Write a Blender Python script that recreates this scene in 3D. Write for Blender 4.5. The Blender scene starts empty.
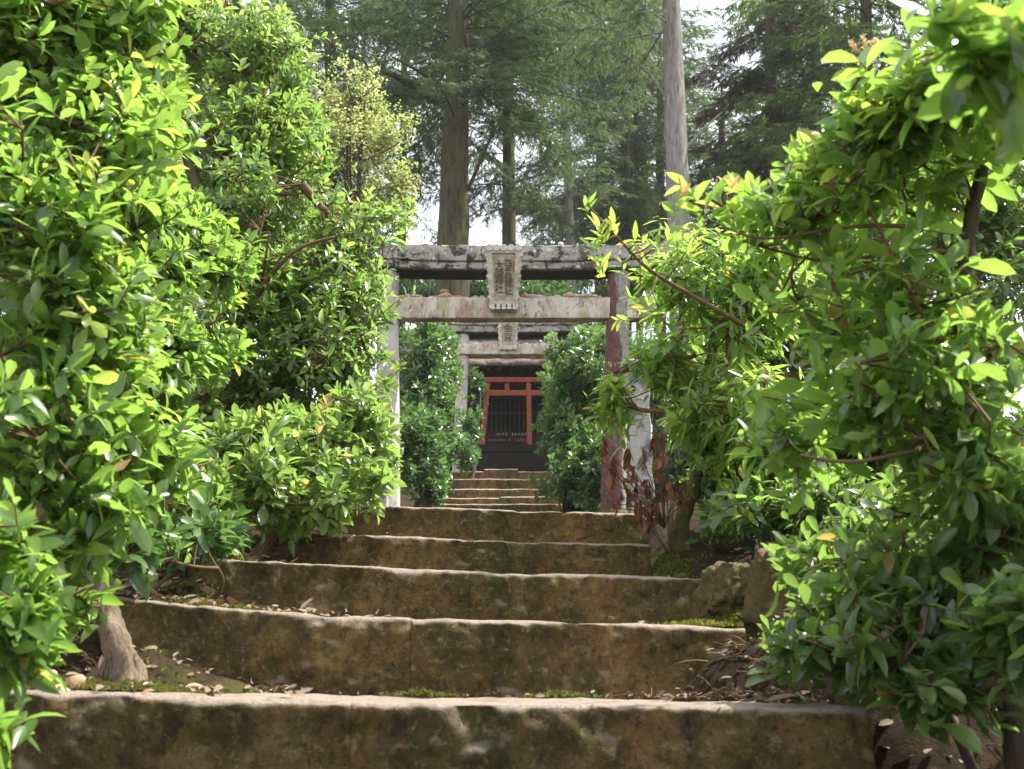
import bpy, bmesh, math, random
import numpy as np
from mathutils import Vector, noise as mnoise

random.seed(7)
RNG = np.random.default_rng(11)
SC = bpy.context.scene
COL = SC.collection
F = 1000.0                      # focal length in pixels of the 1024 px wide picture
PITCH = math.radians(16.5)
CP, SP = math.cos(PITCH), math.sin(PITCH)

def at(px, py, D):
    """world point seen at a pixel of the photograph, D metres ahead"""
    u = (px - 512.0) / F; v = (384.5 - py) / F
    k = D / (CP - SP * v)
    return Vector((u * k, D, (SP + CP * v) * k))

def scale_at(py, D):
    v = (384.5 - py) / F
    return D / (CP - SP * v) / F    # metres per pixel

# ------------------------------------------------------------------ objects
def thing(name, label, cat, loc=(0, 0, 0), group=None):
    o = bpy.data.objects.new(name, None); COL.objects.link(o)
    o.empty_display_size = 0.2
    o.location = loc; o['label'] = label; o['category'] = cat
    if group: o['group'] = group
    return o

def tag(o, label=None, cat=None, group=None, kind=None):
    if label: o['label'] = label
    if cat: o['category'] = cat
    if group: o['group'] = group
    if kind: o['kind'] = kind
    return o

def link_mesh(name, me, mat, parent=None, loc=None):
    o = bpy.data.objects.new(name, me); COL.objects.link(o)
    if mat: me.materials.append(mat)
    if parent is not None: o.parent = parent
    if loc is not None: o.location = loc
    return o

def world_loc(o):
    v = Vector((0, 0, 0))
    while o is not None:
        v = v + Vector(o.location); o = o.parent
    return v

class MB:
    """collects vertices and faces in world space, links them as one mesh object"""
    def __init__(self): self.v = []; self.f = []
    def add(self, vs, fs):
        b = len(self.v); self.v.extend([tuple(p) for p in vs])
        self.f.extend([tuple(i + b for i in f) for f in fs])
    def box(self, x0, x1, y0, y1, z0, z1):
        self.add([(x0,y0,z0),(x1,y0,z0),(x1,y1,z0),(x0,y1,z0),(x0,y0,z1),(x1,y0,z1),(x1,y1,z1),(x0,y1,z1)],
                 [(0,3,2,1),(4,5,6,7),(0,1,5,4),(1,2,6,5),(2,3,7,6),(3,0,4,7)])
    def slab(self, quad, th):
        """front quad (TL,TR,BR,BL seen from -Y) and a thickness vector"""
        q = [Vector(p) for p in quad]; t = Vector(th)
        self.add(q + [p + t for p in q],
                 [(0,3,2,1),(4,5,6,7),(0,1,5,4),(1,2,6,5),(2,3,7,6),(3,0,4,7)])
    def tube(self, pts, rad, n=8, amp=0.0, freq=6.0, cap=True):
        pts = [Vector(p) for p in pts]; m = len(pts); rings = []
        ref = Vector((0.31, 0.17, 0.94)) 
        for i, p in enumerate(pts):
            d = (pts[min(i+1, m-1)] - pts[max(i-1, 0)])
            if d.length < 1e-9: d = Vector((0,0,1))
            d.normalize()
            a = d.cross(ref)
            if a.length < 1e-3: a = d.cross(Vector((1,0,0)))
            a.normalize(); b = d.cross(a)
            r = rad[i] if hasattr(rad, '__len__') else rad
            ring = []
            for k in range(n):
                t = 2*math.pi*k/n
                dirv = a*math.cos(t) + b*math.sin(t)
                rr = r
                if amp: 
                    q = p + dirv*r
                    rr = r*(1 + amp*mnoise.fractal(q*freq, 1.0, 2.0, 3))
                ring.append(p + dirv*rr)
            rings.append(ring)
        vs = [q for r in rings for q in r]; fs = []
        for i in range(m-1):
            for k in range(n):
                fs.append((i*n+k, i*n+(k+1)%n, (i+1)*n+(k+1)%n, (i+1)*n+k))
        if cap:
            fs.append(tuple(range(n-1, -1, -1))); fs.append(tuple((m-1)*n+k for k in range(n)))
        self.add(vs, fs)
    def loft(self, centers, ring, U, V, amp=0.0, freq=4.0, seed=0.0, wob=None, topk=1.0):
        """ring: 2-D outline with normals [(u,v,nu,nv)], swept along centers"""
        n = len(ring); vs = []; fs = []; off = Vector((seed*3.1, seed*1.7, seed*2.3))
        U = Vector(U); V = Vector(V)
        for i, c in enumerate(centers):
            c = Vector(c)
            for (u, v, nu, nv) in ring:
                p = c + U*u + V*v
                if amp:
                    k = mnoise.fractal((p+off)*freq, 0.9, 2.1, 4)*amp + mnoise.noise((p+off)*freq*5)*amp*0.25
                    p = p + (U*nu + V*nv*(topk if nv>0.5 else 1.0))*k
                if wob: p = wob(p, u, v)
                vs.append(p)
        m = len(centers)
        for i in range(m-1):
            for k in range(n):
                fs.append((i*n+k, (i+1)*n+k, (i+1)*n+(k+1)%n, i*n+(k+1)%n))
        vs.append(sum((vs[k] for k in range(n)), Vector())/n); vs.append(sum((vs[(m-1)*n+k] for k in range(n)), Vector())/n)
        for k in range(n):
            fs.append((n*m, k, (k+1)%n)); fs.append((n*m+1, (m-1)*n+(k+1)%n, (m-1)*n+k))
        self.add(vs, fs)
    def build(self, name, mat, parent=None, smooth=False):
        me = bpy.data.meshes.new(name)
        o0 = world_loc(parent) if parent is not None else Vector((0,0,0))
        me.from_pydata([(x-o0.x, y-o0.y, z-o0.z) for x,y,z in self.v], [], self.f); me.update()
        bm = bmesh.new(); bm.from_mesh(me); bmesh.ops.recalc_face_normals(bm, faces=bm.faces); bm.to_mesh(me); bm.free()
        if smooth: me.polygons.foreach_set('use_smooth', [True]*len(me.polygons))
        return link_mesh(name, me, mat, parent)

def rring(hw, hh, r, step):
    """rounded rectangle outline, points with outward normals"""
    out = []
    r = min(r, hw*0.9, hh*0.9)
    def seg(a, b, nx, ny):
        L = math.hypot(b[0]-a[0], b[1]-a[1]); k = max(1, int(L/step))
        for i in range(k):
            t = i/k; out.append((a[0]+(b[0]-a[0])*t, a[1]+(b[1]-a[1])*t, nx, ny))
    def arc(cx, cy, a0):
        for i in range(3):
            t = a0 + math.pi/2*i/3
            out.append((cx+r*math.cos(t), cy+r*math.sin(t), math.cos(t), math.sin(t)))
    seg((hw,-hh+r),(hw,hh-r),1,0); arc(hw-r,hh-r,0)
    seg((hw-r,hh),(-hw+r,hh),0,1); arc(-hw+r,hh-r,math.pi/2)
    seg((-hw,hh-r),(-hw,-hh+r),-1,0); arc(-hw+r,-hh+r,math.pi)
    seg((-hw+r,-hh),(hw-r,-hh),0,-1); arc(hw-r,-hh+r,1.5*math.pi)
    return out

def lin(a, b, step):
    n = max(2, int(abs(b-a)/step)+1)
    return [a+(b-a)*i/(n-1) for i in range(n)]

# ------------------------------------------------------------------ materials
def new_mat(name):
    m = bpy.data.materials.new(name); m.use_nodes = True
    nt = m.node_tree; nt.nodes.clear()
    out = nt.nodes.new('ShaderNodeOutputMaterial')
    return m, nt, out
def N(nt, t, **kw):
    n = nt.nodes.new(t)
    for k, v in kw.items():
        if k in n.inputs: n.inputs[k].default_value = v
        else: setattr(n, k, v)
    return n
def ramp(nt, stops, interp='LINEAR'):
    r = nt.nodes.new('ShaderNodeValToRGB'); e = r.color_ramp.elements
    r.color_ramp.interpolation = interp
    while len(e) < len(stops): e.new(0.5)
    for el, (p, c) in zip(e, stops):
        el.position = p
        el.color = (*c, 1) if len(c) == 3 else c
    return r
def tex(nt, co, scale, detail=5, rough=0.6, kind='ShaderNodeTexNoise', dist=0.0):
    n = nt.nodes.new(kind); n.inputs['Scale'].default_value = scale
    if kind == 'ShaderNodeTexNoise':
        n.inputs['Detail'].default_value = detail; n.inputs['Roughness'].default_value = rough
        n.inputs['Distortion'].default_value = dist
    nt.links.new(co, n.inputs['Vector']); return n
def mixc(nt, fac, a, b, blend='MIX'):
    m = nt.nodes.new('ShaderNodeMix'); m.data_type = 'RGBA'; m.blend_type = blend
    for sock, val in ((m.inputs[0], fac), (m.inputs[6], a), (m.inputs[7], b)):
        if isinstance(val, (int, float)): sock.default_value = val
        elif isinstance(val, tuple): sock.default_value = (*val, 1) if len(val) == 3 else val
        else: nt.links.new(val, sock)
    return m.outputs[2]
def bump(nt, height, strength, dist, prev=None):
    b = nt.nodes.new('ShaderNodeBump'); b.inputs['Strength'].default_value = strength; b.inputs['Distance'].default_value = dist
    nt.links.new(height, b.inputs['Height'])
    if prev is not None: nt.links.new(prev, b.inputs['Normal'])
    return b.outputs[0]

def layered(name, layers, base, bumps, rough=0.85, co='Object', stretch=None, spec=0.3):
    """base colour ramp noise + layers [(scale, lo, hi, colour, detail)] masked by noise"""
    m, nt, out = new_mat(name)
    tc = N(nt, 'ShaderNodeTexCoord'); c = tc.outputs[co]
    mp = N(nt, 'ShaderNodeMapping'); nt.links.new(c, mp.inputs[0]); c0 = mp.outputs[0]
    if stretch: mp.inputs['Scale'].default_value = stretch
    b = tex(nt, c0, base[0], 6, 0.65)
    col = ramp(nt, base[1]); nt.links.new(b.outputs[0], col.inputs[0]); col = col.outputs[0]
    for i, (sc, lo, hi, cc, det) in enumerate(layers):
        mp2 = N(nt, 'ShaderNodeMapping'); nt.links.new(c0, mp2.inputs[0]); mp2.inputs['Location'].default_value = (i*7.3+1, i*3.1, i*5.7)
        n = tex(nt, mp2.outputs[0], sc, det, 0.65, dist=0.4)
        r = ramp(nt, [(lo, (0,0,0)), (hi, (1,1,1))]); nt.links.new(n.outputs[0], r.inputs[0])
        col = mixc(nt, r.outputs[0], col, cc)
    nrm = None
    for (sc, st, di) in bumps:
        n = tex(nt, c0, sc, 6, 0.7); nrm = bump(nt, n.outputs[0], st, di, nrm)
    p = N(nt, 'ShaderNodeBsdfPrincipled', Roughness=rough); p.inputs['Specular IOR Level'].default_value = spec
    nt.links.new(col, p.inputs['Base Color'])
    if nrm is not None: nt.links.new(nrm, p.inputs['Normal'])
    nt.links.new(p.outputs[0], out.inputs[0])
    return m

def leaf_mat(name, stops, back=(0.10,0.16,0.05), trans=0.35, tcol=(0.35,0.55,0.06), rough=0.32, spec=0.5, rib=False):
    m, nt, out = new_mat(name)
    a = N(nt, 'ShaderNodeAttribute'); a.attribute_name = 'tint'
    r = ramp(nt, stops); nt.links.new(a.outputs['Fac'], r.inputs[0])
    geo = N(nt, 'ShaderNodeNewGeometry')
    tc = N(nt, 'ShaderNodeTexCoord')
    n = tex(nt, tc.outputs['Object'], 35, 3, 0.6)
    rr = ramp(nt, [(0.3, (0.75,0.75,0.75)), (0.7, (1.2,1.2,1.1))]); nt.links.new(n.outputs[0], rr.inputs[0])
    c = mixc(nt, 1.0, r.outputs[0], rr.outputs[0], 'MULTIPLY')
    if rib:
        ra = N(nt, 'ShaderNodeAttribute'); ra.attribute_name = 'rib'
        rb = ramp(nt, [(0.0,(0.55,0.55,0.55)),(0.10,(0,0,0))]); nt.links.new(ra.outputs['Fac'], rb.inputs[0])
        c = mixc(nt, rb.outputs[0], c, (0.26,0.33,0.10))
    c2 = mixc(nt, geo.outputs['Backfacing'], c, mixc(nt, 0.5, c, back))
    p = N(nt, 'ShaderNodeBsdfPrincipled', Roughness=rough); p.inputs['Specular IOR Level'].default_value = spec
    nt.links.new(c2, p.inputs['Base Color'])
    t = N(nt, 'ShaderNodeBsdfTranslucent')
    tm = mixc(nt, 0.45, tcol, mixc(nt, 1.0, r.outputs[0], (3.2,3.2,3.2), 'MULTIPLY'))
    nt.links.new(tm, t.inputs['Color'])
    ms = N(nt, 'ShaderNodeMixShader'); ms.inputs[0].default_value = trans
    nt.links.new(p.outputs[0], ms.inputs[1]); nt.links.new(t.outputs[0], ms.inputs[2])
    nt.links.new(ms.outputs[0], out.inputs[0])
    return m

M = {}
M['step'] = None
def step_mat():
    m, nt, out = new_mat('step_granite')
    tc = N(nt, 'ShaderNodeTexCoord'); c = tc.outputs['Object']
    mp = N(nt, 'ShaderNodeMapping'); nt.links.new(c, mp.inputs[0]); mp.inputs['Scale'].default_value = (1, 1, 0.55); cs = mp.outputs[0]
    g = tex(nt, c, 160, 3, 0.7); gr = ramp(nt, [(0.3,(0.27,0.21,0.16)),(0.5,(0.43,0.36,0.29)),(0.72,(0.56,0.49,0.42))]); nt.links.new(g.outputs[0], gr.inputs[0])
    # weathered upright face, shade also darkened into its colour: brown, rust, moss, black algae, running downwards
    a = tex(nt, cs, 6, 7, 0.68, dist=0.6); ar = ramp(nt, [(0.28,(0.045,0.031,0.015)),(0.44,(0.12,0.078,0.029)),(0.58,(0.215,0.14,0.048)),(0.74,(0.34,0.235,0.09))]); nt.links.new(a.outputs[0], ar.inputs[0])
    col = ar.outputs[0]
    def lay(col, sc, lo, hi, cc, off, co=cs):
        q = N(nt, 'ShaderNodeMapping'); nt.links.new(co, q.inputs[0]); q.inputs['Location'].default_value = off
        n = tex(nt, q.outputs[0], sc, 6, 0.7, dist=0.5); r = ramp(nt, [(lo,(0,0,0)),(hi,(1,1,1))]); nt.links.new(n.outputs[0], r.inputs[0])
        return mixc(nt, r.outputs[0], col, cc)
    col = lay(col, 4.5, 0.50, 0.66, (0.055,0.062,0.016), (3,1,2))
    col = lay(col, 3.2, 0.53, 0.70, (0.27,0.14,0.045), (8,4,1))
    col = lay(col, 7.0, 0.55, 0.68, (0.028,0.02,0.012), (1,9,5))
    col = lay(col, 13, 0.50, 0.72, (0.028,0.02,0.010), (4,2,5), c)
    col = lay(col, 18, 0.50, 0.68, (0.075,0.075,0.018), (6,1,3), c)
    col = lay(col, 42, 0.54, 0.72, (0.34,0.25,0.12), (5,5,5), c)
    col = lay(col, 66, 0.52, 0.72, (0.028,0.02,0.010), (2,7,5), c)
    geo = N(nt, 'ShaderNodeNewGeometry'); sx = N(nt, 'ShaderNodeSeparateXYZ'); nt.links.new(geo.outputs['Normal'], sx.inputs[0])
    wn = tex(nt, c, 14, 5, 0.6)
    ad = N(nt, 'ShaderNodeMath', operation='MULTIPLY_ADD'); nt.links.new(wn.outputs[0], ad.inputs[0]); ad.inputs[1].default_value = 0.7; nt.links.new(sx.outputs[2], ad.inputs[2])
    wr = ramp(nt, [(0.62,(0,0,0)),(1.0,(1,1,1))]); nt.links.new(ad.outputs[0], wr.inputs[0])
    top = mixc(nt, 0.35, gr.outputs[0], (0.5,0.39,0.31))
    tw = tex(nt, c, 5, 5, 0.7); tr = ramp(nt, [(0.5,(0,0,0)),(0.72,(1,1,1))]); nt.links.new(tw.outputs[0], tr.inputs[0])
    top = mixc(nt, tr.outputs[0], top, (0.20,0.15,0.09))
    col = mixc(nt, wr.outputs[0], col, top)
    p = N(nt, 'ShaderNodeBsdfPrincipled', Roughness=0.88); p.inputs['Specular IOR Level'].default_value = 0.25
    nt.links.new(col, p.inputs['Base Color'])
    n1 = tex(nt, c, 22, 8, 0.75); b1 = bump(nt, n1.outputs[0], 1.0, 0.035)
    n2 = tex(nt, c, 120, 4, 0.7); b2 = bump(nt, n2.outputs[0], 0.8, 0.006, b1)
    nt.links.new(b2, p.inputs['Normal']); nt.links.new(p.outputs[0], out.inputs[0])
    return m
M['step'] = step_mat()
M['lichen_stone'] = layered('lichen_granite',
    [(5.5,0.42,0.56,(0.34,0.33,0.27),6),(9,0.52,0.60,(0.04,0.038,0.032),6),(3,0.58,0.7,(0.10,0.085,0.05),5),(22,0.6,0.66,(0.6,0.6,0.52),4),(26,0.58,0.64,(0.03,0.03,0.026),4)],
    (12,[(0.3,(0.20,0.18,0.14)),(0.7,(0.36,0.34,0.28))]), [(18,0.7,0.02),(80,0.5,0.004)])
M['black_stone'] = layered('near_black_stone',[(6,0.6,0.7,(0.10,0.06,0.035),5)],(12,[(0.3,(0.014,0.012,0.009)),(0.7,(0.035,0.028,0.02))]),[(30,0.6,0.01)])
M['pale_stone'] = layered('pale_granite',
    [(3.2,0.48,0.60,(0.33,0.24,0.17),6),(5,0.55,0.66,(0.17,0.115,0.09),7),(4,0.56,0.68,(0.33,0.29,0.14),6),(24,0.56,0.64,(0.17,0.14,0.11),5),(40,0.6,0.66,(0.62,0.6,0.53),4)],
    (8,[(0.3,(0.42,0.37,0.29)),(0.7,(0.60,0.555,0.46))]), [(25,0.5,0.012),(120,0.5,0.003)], stretch=(1,1,0.45))
M['plaque_stone'] = layered('plaque_granite',
    [(6,0.52,0.66,(0.30,0.29,0.20),5),(14,0.6,0.68,(0.2,0.18,0.13),5),(5,0.6,0.75,(0.2,0.2,0.07),5)],
    (16,[(0.3,(0.40,0.38,0.31)),(0.7,(0.58,0.56,0.48))]), [(40,0.6,0.01)])
M['plaque_panel'] = layered('plaque_panel_stone',
    [(9,0.48,0.62,(0.24,0.17,0.11),5),(7,0.58,0.7,(0.22,0.22,0.09),5)],
    (16,[(0.3,(0.34,0.30,0.21)),(0.7,(0.48,0.44,0.33))]), [(40,0.5,0.006)])
M['ink'] = layered('worn_ink', [], (30,[(0.3,(0.05,0.04,0.03)),(0.7,(0.13,0.10,0.07))]), [])
M['red_pillar'] = layered('flaking_red_granite',
    [(5,0.50,0.60,(0.42,0.40,0.36),6),(16,0.58,0.66,(0.5,0.48,0.43),5),(4,0.6,0.7,(0.09,0.06,0.05),5)],
    (5,[(0.3,(0.085,0.035,0.03)),(0.7,(0.16,0.075,0.062))]), [(25,0.5,0.012)], stretch=(1,1,0.4))
def red_pillar_mat():
    m, nt, out = new_mat('worn_red_granite')
    tc = N(nt,'ShaderNodeTexCoord'); c=tc.outputs['Object']; mp=N(nt,'ShaderNodeMapping'); nt.links.new(c,mp.inputs[0]); mp.inputs['Scale'].default_value=(1,1,0.3); cs=mp.outputs[0]
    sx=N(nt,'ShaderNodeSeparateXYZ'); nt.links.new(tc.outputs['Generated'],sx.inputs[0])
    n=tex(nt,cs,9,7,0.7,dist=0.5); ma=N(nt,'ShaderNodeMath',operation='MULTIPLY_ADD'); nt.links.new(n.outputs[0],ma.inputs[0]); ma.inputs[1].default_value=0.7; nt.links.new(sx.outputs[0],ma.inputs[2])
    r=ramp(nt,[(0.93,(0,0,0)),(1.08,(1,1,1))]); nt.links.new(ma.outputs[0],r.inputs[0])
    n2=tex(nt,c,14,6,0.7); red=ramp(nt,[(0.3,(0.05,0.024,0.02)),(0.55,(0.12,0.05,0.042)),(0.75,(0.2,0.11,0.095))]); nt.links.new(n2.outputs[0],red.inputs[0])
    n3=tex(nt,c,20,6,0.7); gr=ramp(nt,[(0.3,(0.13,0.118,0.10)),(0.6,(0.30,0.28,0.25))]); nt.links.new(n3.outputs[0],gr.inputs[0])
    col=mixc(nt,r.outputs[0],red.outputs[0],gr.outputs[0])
    n4=tex(nt,cs,30,5,0.7); r4=ramp(nt,[(0.62,(0,0,0)),(0.7,(1,1,1))]); nt.links.new(n4.outputs[0],r4.inputs[0]); col=mixc(nt,r4.outputs[0],col,(0.3,0.28,0.25))
    p=N(nt,'ShaderNodeBsdfPrincipled',Roughness=0.85); nt.links.new(col,p.inputs['Base Color']); nt.links.new(bump(nt,n3.outputs[0],0.6,0.015),p.inputs['Normal']); nt.links.new(p.outputs[0],out.inputs[0])
    return m
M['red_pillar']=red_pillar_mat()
M['grey_pillar'] = layered('grey_granite',
    [(4,0.5,0.64,(0.26,0.21,0.19),6),(20,0.6,0.68,(0.12,0.10,0.09),5),(4,0.62,0.74,(0.2,0.11,0.09),5)],
    (9,[(0.3,(0.38,0.36,0.32)),(0.7,(0.52,0.5,0.46))]), [(30,0.5,0.01)], stretch=(1,1,0.4))
M['post_stone'] = layered('lichen_post_stone',
    [(8,0.50,0.62,(0.12,0.11,0.115),6),(18,0.58,0.66,(0.55,0.53,0.47),5),(5,0.6,0.7,(0.34,0.30,0.2),5)],
    (9,[(0.3,(0.34,0.33,0.30)),(0.7,(0.47,0.46,0.41))]), [(30,0.6,0.012)])
M['rock'] = layered('mossy_rock',
    [(5,0.40,0.56,(0.10,0.095,0.03),6),(9,0.46,0.6,(0.085,0.08,0.018),6),(12,0.58,0.66,(0.04,0.032,0.02),5)],
    (7,[(0.3,(0.06,0.042,0.022)),(0.7,(0.2,0.145,0.075))]), [(20,0.9,0.03),(70,0.7,0.008)])
M['pebble'] = layered('pebble_stone', [(30,0.58,0.68,(0.24,0.2,0.15),4)], (25,[(0.3,(0.40,0.34,0.25)),(0.7,(0.56,0.5,0.42))]), [(60,0.4,0.004)])
M['pebble_tan'] = layered('tan_pebble_stone', [(30,0.58,0.68,(0.2,0.13,0.08),4)], (25,[(0.3,(0.36,0.23,0.13)),(0.7,(0.5,0.36,0.23))]), [(60,0.4,0.004)])
M['pebble_white'] = layered('white_pebble_stone', [], (25,[(0.3,(0.6,0.58,0.54)),(0.7,(0.75,0.73,0.7))]), [(60,0.4,0.004)])
M['vermilion'] = layered('vermilion_paint', [(10,0.6,0.72,(0.16,0.05,0.02),5)], (14,[(0.3,(0.19,0.042,0.018)),(0.7,(0.29,0.075,0.03))]), [(60,0.2,0.003)], rough=0.6)
M['dark_wood'] = layered('dark_weathered_wood', [(5,0.55,0.7,(0.03,0.022,0.015),5)], (14,[(0.3,(0.008,0.0065,0.005)),(0.7,(0.022,0.018,0.013))]), [(40,0.4,0.006)], stretch=(4,4,0.5))
M['brown_wood'] = layered('brown_wood', [], (14,[(0.3,(0.05,0.028,0.016)),(0.7,(0.11,0.06,0.035))]), [(40,0.4,0.006)], stretch=(4,4,0.5))
M['bark_roof'] = layered('bark_roof', [(9,0.5,0.62,(0.04,0.03,0.022),6),(14,0.55,0.65,(0.28,0.22,0.2),5)], (10,[(0.3,(0.11,0.08,0.06)),(0.7,(0.22,0.17,0.14))]), [(30,0.9,0.03)])
M['roof_cap'] = layered('roof_ridge_board', [], (10,[(0.3,(0.16,0.15,0.13)),(0.7,(0.28,0.27,0.24))]), [(30,0.4,0.01)])
M['white_marks'] = layered('faded_white_paint', [], (40,[(0.35,(0.3,0.29,0.26)),(0.7,(0.5,0.48,0.45))]), [])
M['pink_marks'] = layered('faded_red_paint', [], (40,[(0.35,(0.32,0.15,0.12)),(0.7,(0.5,0.26,0.22))]), [])
M['bark_brown'] = layered('brown_bark', [(1.6,0.37,0.54,(0.085,0.092,0.03),6),(6,0.52,0.64,(0.022,0.016,0.010),6)], (6,[(0.3,(0.035,0.025,0.016)),(0.7,(0.10,0.075,0.048))]), [(8,1.0,0.08),(30,0.7,0.02)], stretch=(2.5,2.5,0.35))
M['bark_grey'] = layered('grey_bark', [(4,0.55,0.7,(0.20,0.19,0.14),6),(9,0.56,0.66,(0.13,0.115,0.095),6)], (8,[(0.3,(0.20,0.18,0.155)),(0.7,(0.46,0.43,0.38))]), [(10,1.0,0.10),(36,0.8,0.02)], stretch=(2.5,2.5,0.35))
M['bark_dark'] = layered('dark_bark', [(8,0.55,0.68,(0.07,0.065,0.03),6)], (9,[(0.3,(0.028,0.02,0.014)),(0.7,(0.085,0.06,0.04))]), [(20,0.9,0.02)], stretch=(2,2,0.5))
M['bark_tan'] = layered('tan_bark', [(5,0.46,0.56,(0.085,0.09,0.026),6),(14,0.52,0.62,(0.13,0.09,0.06),6),(30,0.58,0.66,(0.07,0.05,0.03),5)], (12,[(0.3,(0.19,0.135,0.09)),(0.7,(0.38,0.30,0.22))]), [(24,1.0,0.03),(90,0.8,0.006)], stretch=(1.6,1.6,0.6))
M['bark_moss'] = layered('mossy_bark', [(8,0.45,0.6,(0.11,0.12,0.025),6)], (12,[(0.3,(0.06,0.045,0.025)),(0.7,(0.15,0.12,0.07))]), [(30,1.0,0.02)])
M['twig'] = layered('twig_bark', [], (20,[(0.3,(0.075,0.045,0.022)),(0.7,(0.17,0.105,0.05))]), [(60,0.4,0.004)])
M['green_twig'] = layered('green_twig_bark', [], (20,[(0.3,(0.12,0.115,0.04)),(0.7,(0.22,0.18,0.07))]), [])
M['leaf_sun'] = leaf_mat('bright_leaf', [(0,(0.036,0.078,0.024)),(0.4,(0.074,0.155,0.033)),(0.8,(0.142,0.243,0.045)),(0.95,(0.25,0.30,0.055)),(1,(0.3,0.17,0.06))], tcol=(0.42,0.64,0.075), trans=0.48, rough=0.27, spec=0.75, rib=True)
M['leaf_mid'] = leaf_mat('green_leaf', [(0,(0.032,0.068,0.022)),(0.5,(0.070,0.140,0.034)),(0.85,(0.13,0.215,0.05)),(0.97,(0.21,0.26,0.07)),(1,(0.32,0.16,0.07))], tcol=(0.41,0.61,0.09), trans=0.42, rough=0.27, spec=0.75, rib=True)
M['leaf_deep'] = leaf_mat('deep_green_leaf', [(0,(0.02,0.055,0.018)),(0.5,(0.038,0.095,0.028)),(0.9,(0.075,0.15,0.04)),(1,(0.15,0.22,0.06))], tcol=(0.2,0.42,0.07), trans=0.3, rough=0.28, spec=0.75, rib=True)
M['leaf_yellow'] = leaf_mat('yellow_green_leaf', [(0,(0.10,0.15,0.045)),(0.5,(0.165,0.215,0.06)),(0.9,(0.24,0.26,0.085)),(0.97,(0.30,0.26,0.08)),(1,(0.42,0.14,0.06))], tcol=(0.60,0.68,0.24), trans=0.5, rough=0.5, spec=0.3)
M['leaf_red'] = leaf_mat('young_red_leaf', [(0,(0.42,0.20,0.09)),(1,(0.55,0.33,0.16))], tcol=(0.7,0.35,0.12), trans=0.35)
M['leaf_dead'] = leaf_mat('withered_leaf', [(0,(0.075,0.026,0.015)),(0.6,(0.16,0.065,0.034)),(1,(0.27,0.13,0.07))], back=(0.2,0.12,0.08), tcol=(0.4,0.13,0.05), trans=0.25, rough=0.6, spec=0.2)
M['litter'] = leaf_mat('dry_litter_leaf', [(0,(0.05,0.03,0.018)),(0.5,(0.13,0.08,0.045)),(0.85,(0.25,0.17,0.10)),(1,(0.46,0.36,0.25))], back=(0.3,0.24,0.18), tcol=(0.3,0.18,0.08), trans=0.1, rough=0.7, spec=0.2)
M['moss'] = leaf_mat('moss_blade', [(0,(0.035,0.042,0.010)),(0.6,(0.085,0.09,0.016)),(1,(0.17,0.15,0.03))], tcol=(0.35,0.36,0.04), trans=0.3, rough=0.7, spec=0.2)
M['needle'] = leaf_mat('conifer_needle', [(0,(0.016,0.036,0.020)),(0.5,(0.036,0.068,0.032)),(0.9,(0.075,0.11,0.045)),(1,(0.11,0.14,0.055))], tcol=(0.18,0.28,0.08), trans=0.28, rough=0.55, spec=0.3)
M['needle_bright'] = leaf_mat('fresh_conifer_needle', [(0,(0.024,0.056,0.02)),(0.5,(0.048,0.092,0.03)),(1,(0.10,0.15,0.045))], tcol=(0.25,0.42,0.08), trans=0.28, rough=0.55, spec=0.3)
M['needle_purple'] = leaf_mat('withered_conifer_needle', [(0,(0.04,0.03,0.026)),(0.5,(0.075,0.055,0.045)),(0.8,(0.09,0.075,0.05)),(1,(0.05,0.08,0.03))], tcol=(0.2,0.13,0.1), trans=0.2, rough=0.6, spec=0.2)
M['flower'] = leaf_mat('dry_flower_spike', [(0,(0.4,0.28,0.14)),(1,(0.55,0.42,0.24))], tcol=(0.6,0.45,0.2), trans=0.3)

# ------------------------------------------------------------------ leaves
def nrm(a): return a/np.maximum(np.linalg.norm(a, axis=1, keepdims=True), 1e-9)

def leaf_template(w, curve, fold, wave=0.0, rows=((0.22,0.78),(0.5,1.0),(0.78,0.66))):
    vs = [(0,0,0)]
    for t, h in rows:
        z = -curve*t*t; hw = 0.5*w*h
        vs += [(t,-hw, z+fold*hw+wave*0.02), (t,0,z), (t,hw, z+fold*hw-wave*0.02)]
    vs.append((1,0,-curve)); n = len(rows); last = len(vs)-1
    fs = [(0,2,1),(0,3,2)]
    for i in range(n-1):
        a = 1+3*i; b = a+3
        fs += [(a,a+1,b+1,b),(a+1,a+2,b+2,b+1)]
    a = 1+3*(n-1); fs += [(a,a+1,last),(a+1,a+2,last)]
    return np.array(vs, float), fs
OBO=((0.25,0.5),(0.58,1.0),(0.84,0.72))
T_BROAD = [leaf_template(0.40,0.10,0.25,0,OBO), leaf_template(0.36,0.28,0.35,2,OBO), leaf_template(0.42,-0.08,0.2,-2,OBO), leaf_template(0.34,0.45,0.45,1), leaf_template(0.38,0.2,0.6,-3,OBO)]
T_SLIM = [leaf_template(0.27,0.12,0.3), leaf_template(0.25,0.3,0.3,1), leaf_template(0.3,0.0,0.3)]
T_SMALL = [leaf_template(0.42,0.15,0.3,0,((0.45,1.0),)), leaf_template(0.38,0.3,0.3,0,((0.5,1.0),))]
T_MAPLE = [leaf_template(0.8,0.2,0.3,0,((0.45,1.0),)), leaf_template(0.7,0.3,0.2,0,((0.4,1.0),))]
T_DRY = [leaf_template(0.42,0.2,0.7,2), leaf_template(0.36,-0.2,0.5,-3), leaf_template(0.45,0.1,0.35,3)]
T_NEEDLE = [(np.array([(0,-0.045,0),(0,0.045,0),(0.5,0.07,-0.03),(0.5,-0.07,-0.03),(1,0,-0.12)],float), [(0,3,2,1),(3,4,2)])]

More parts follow.
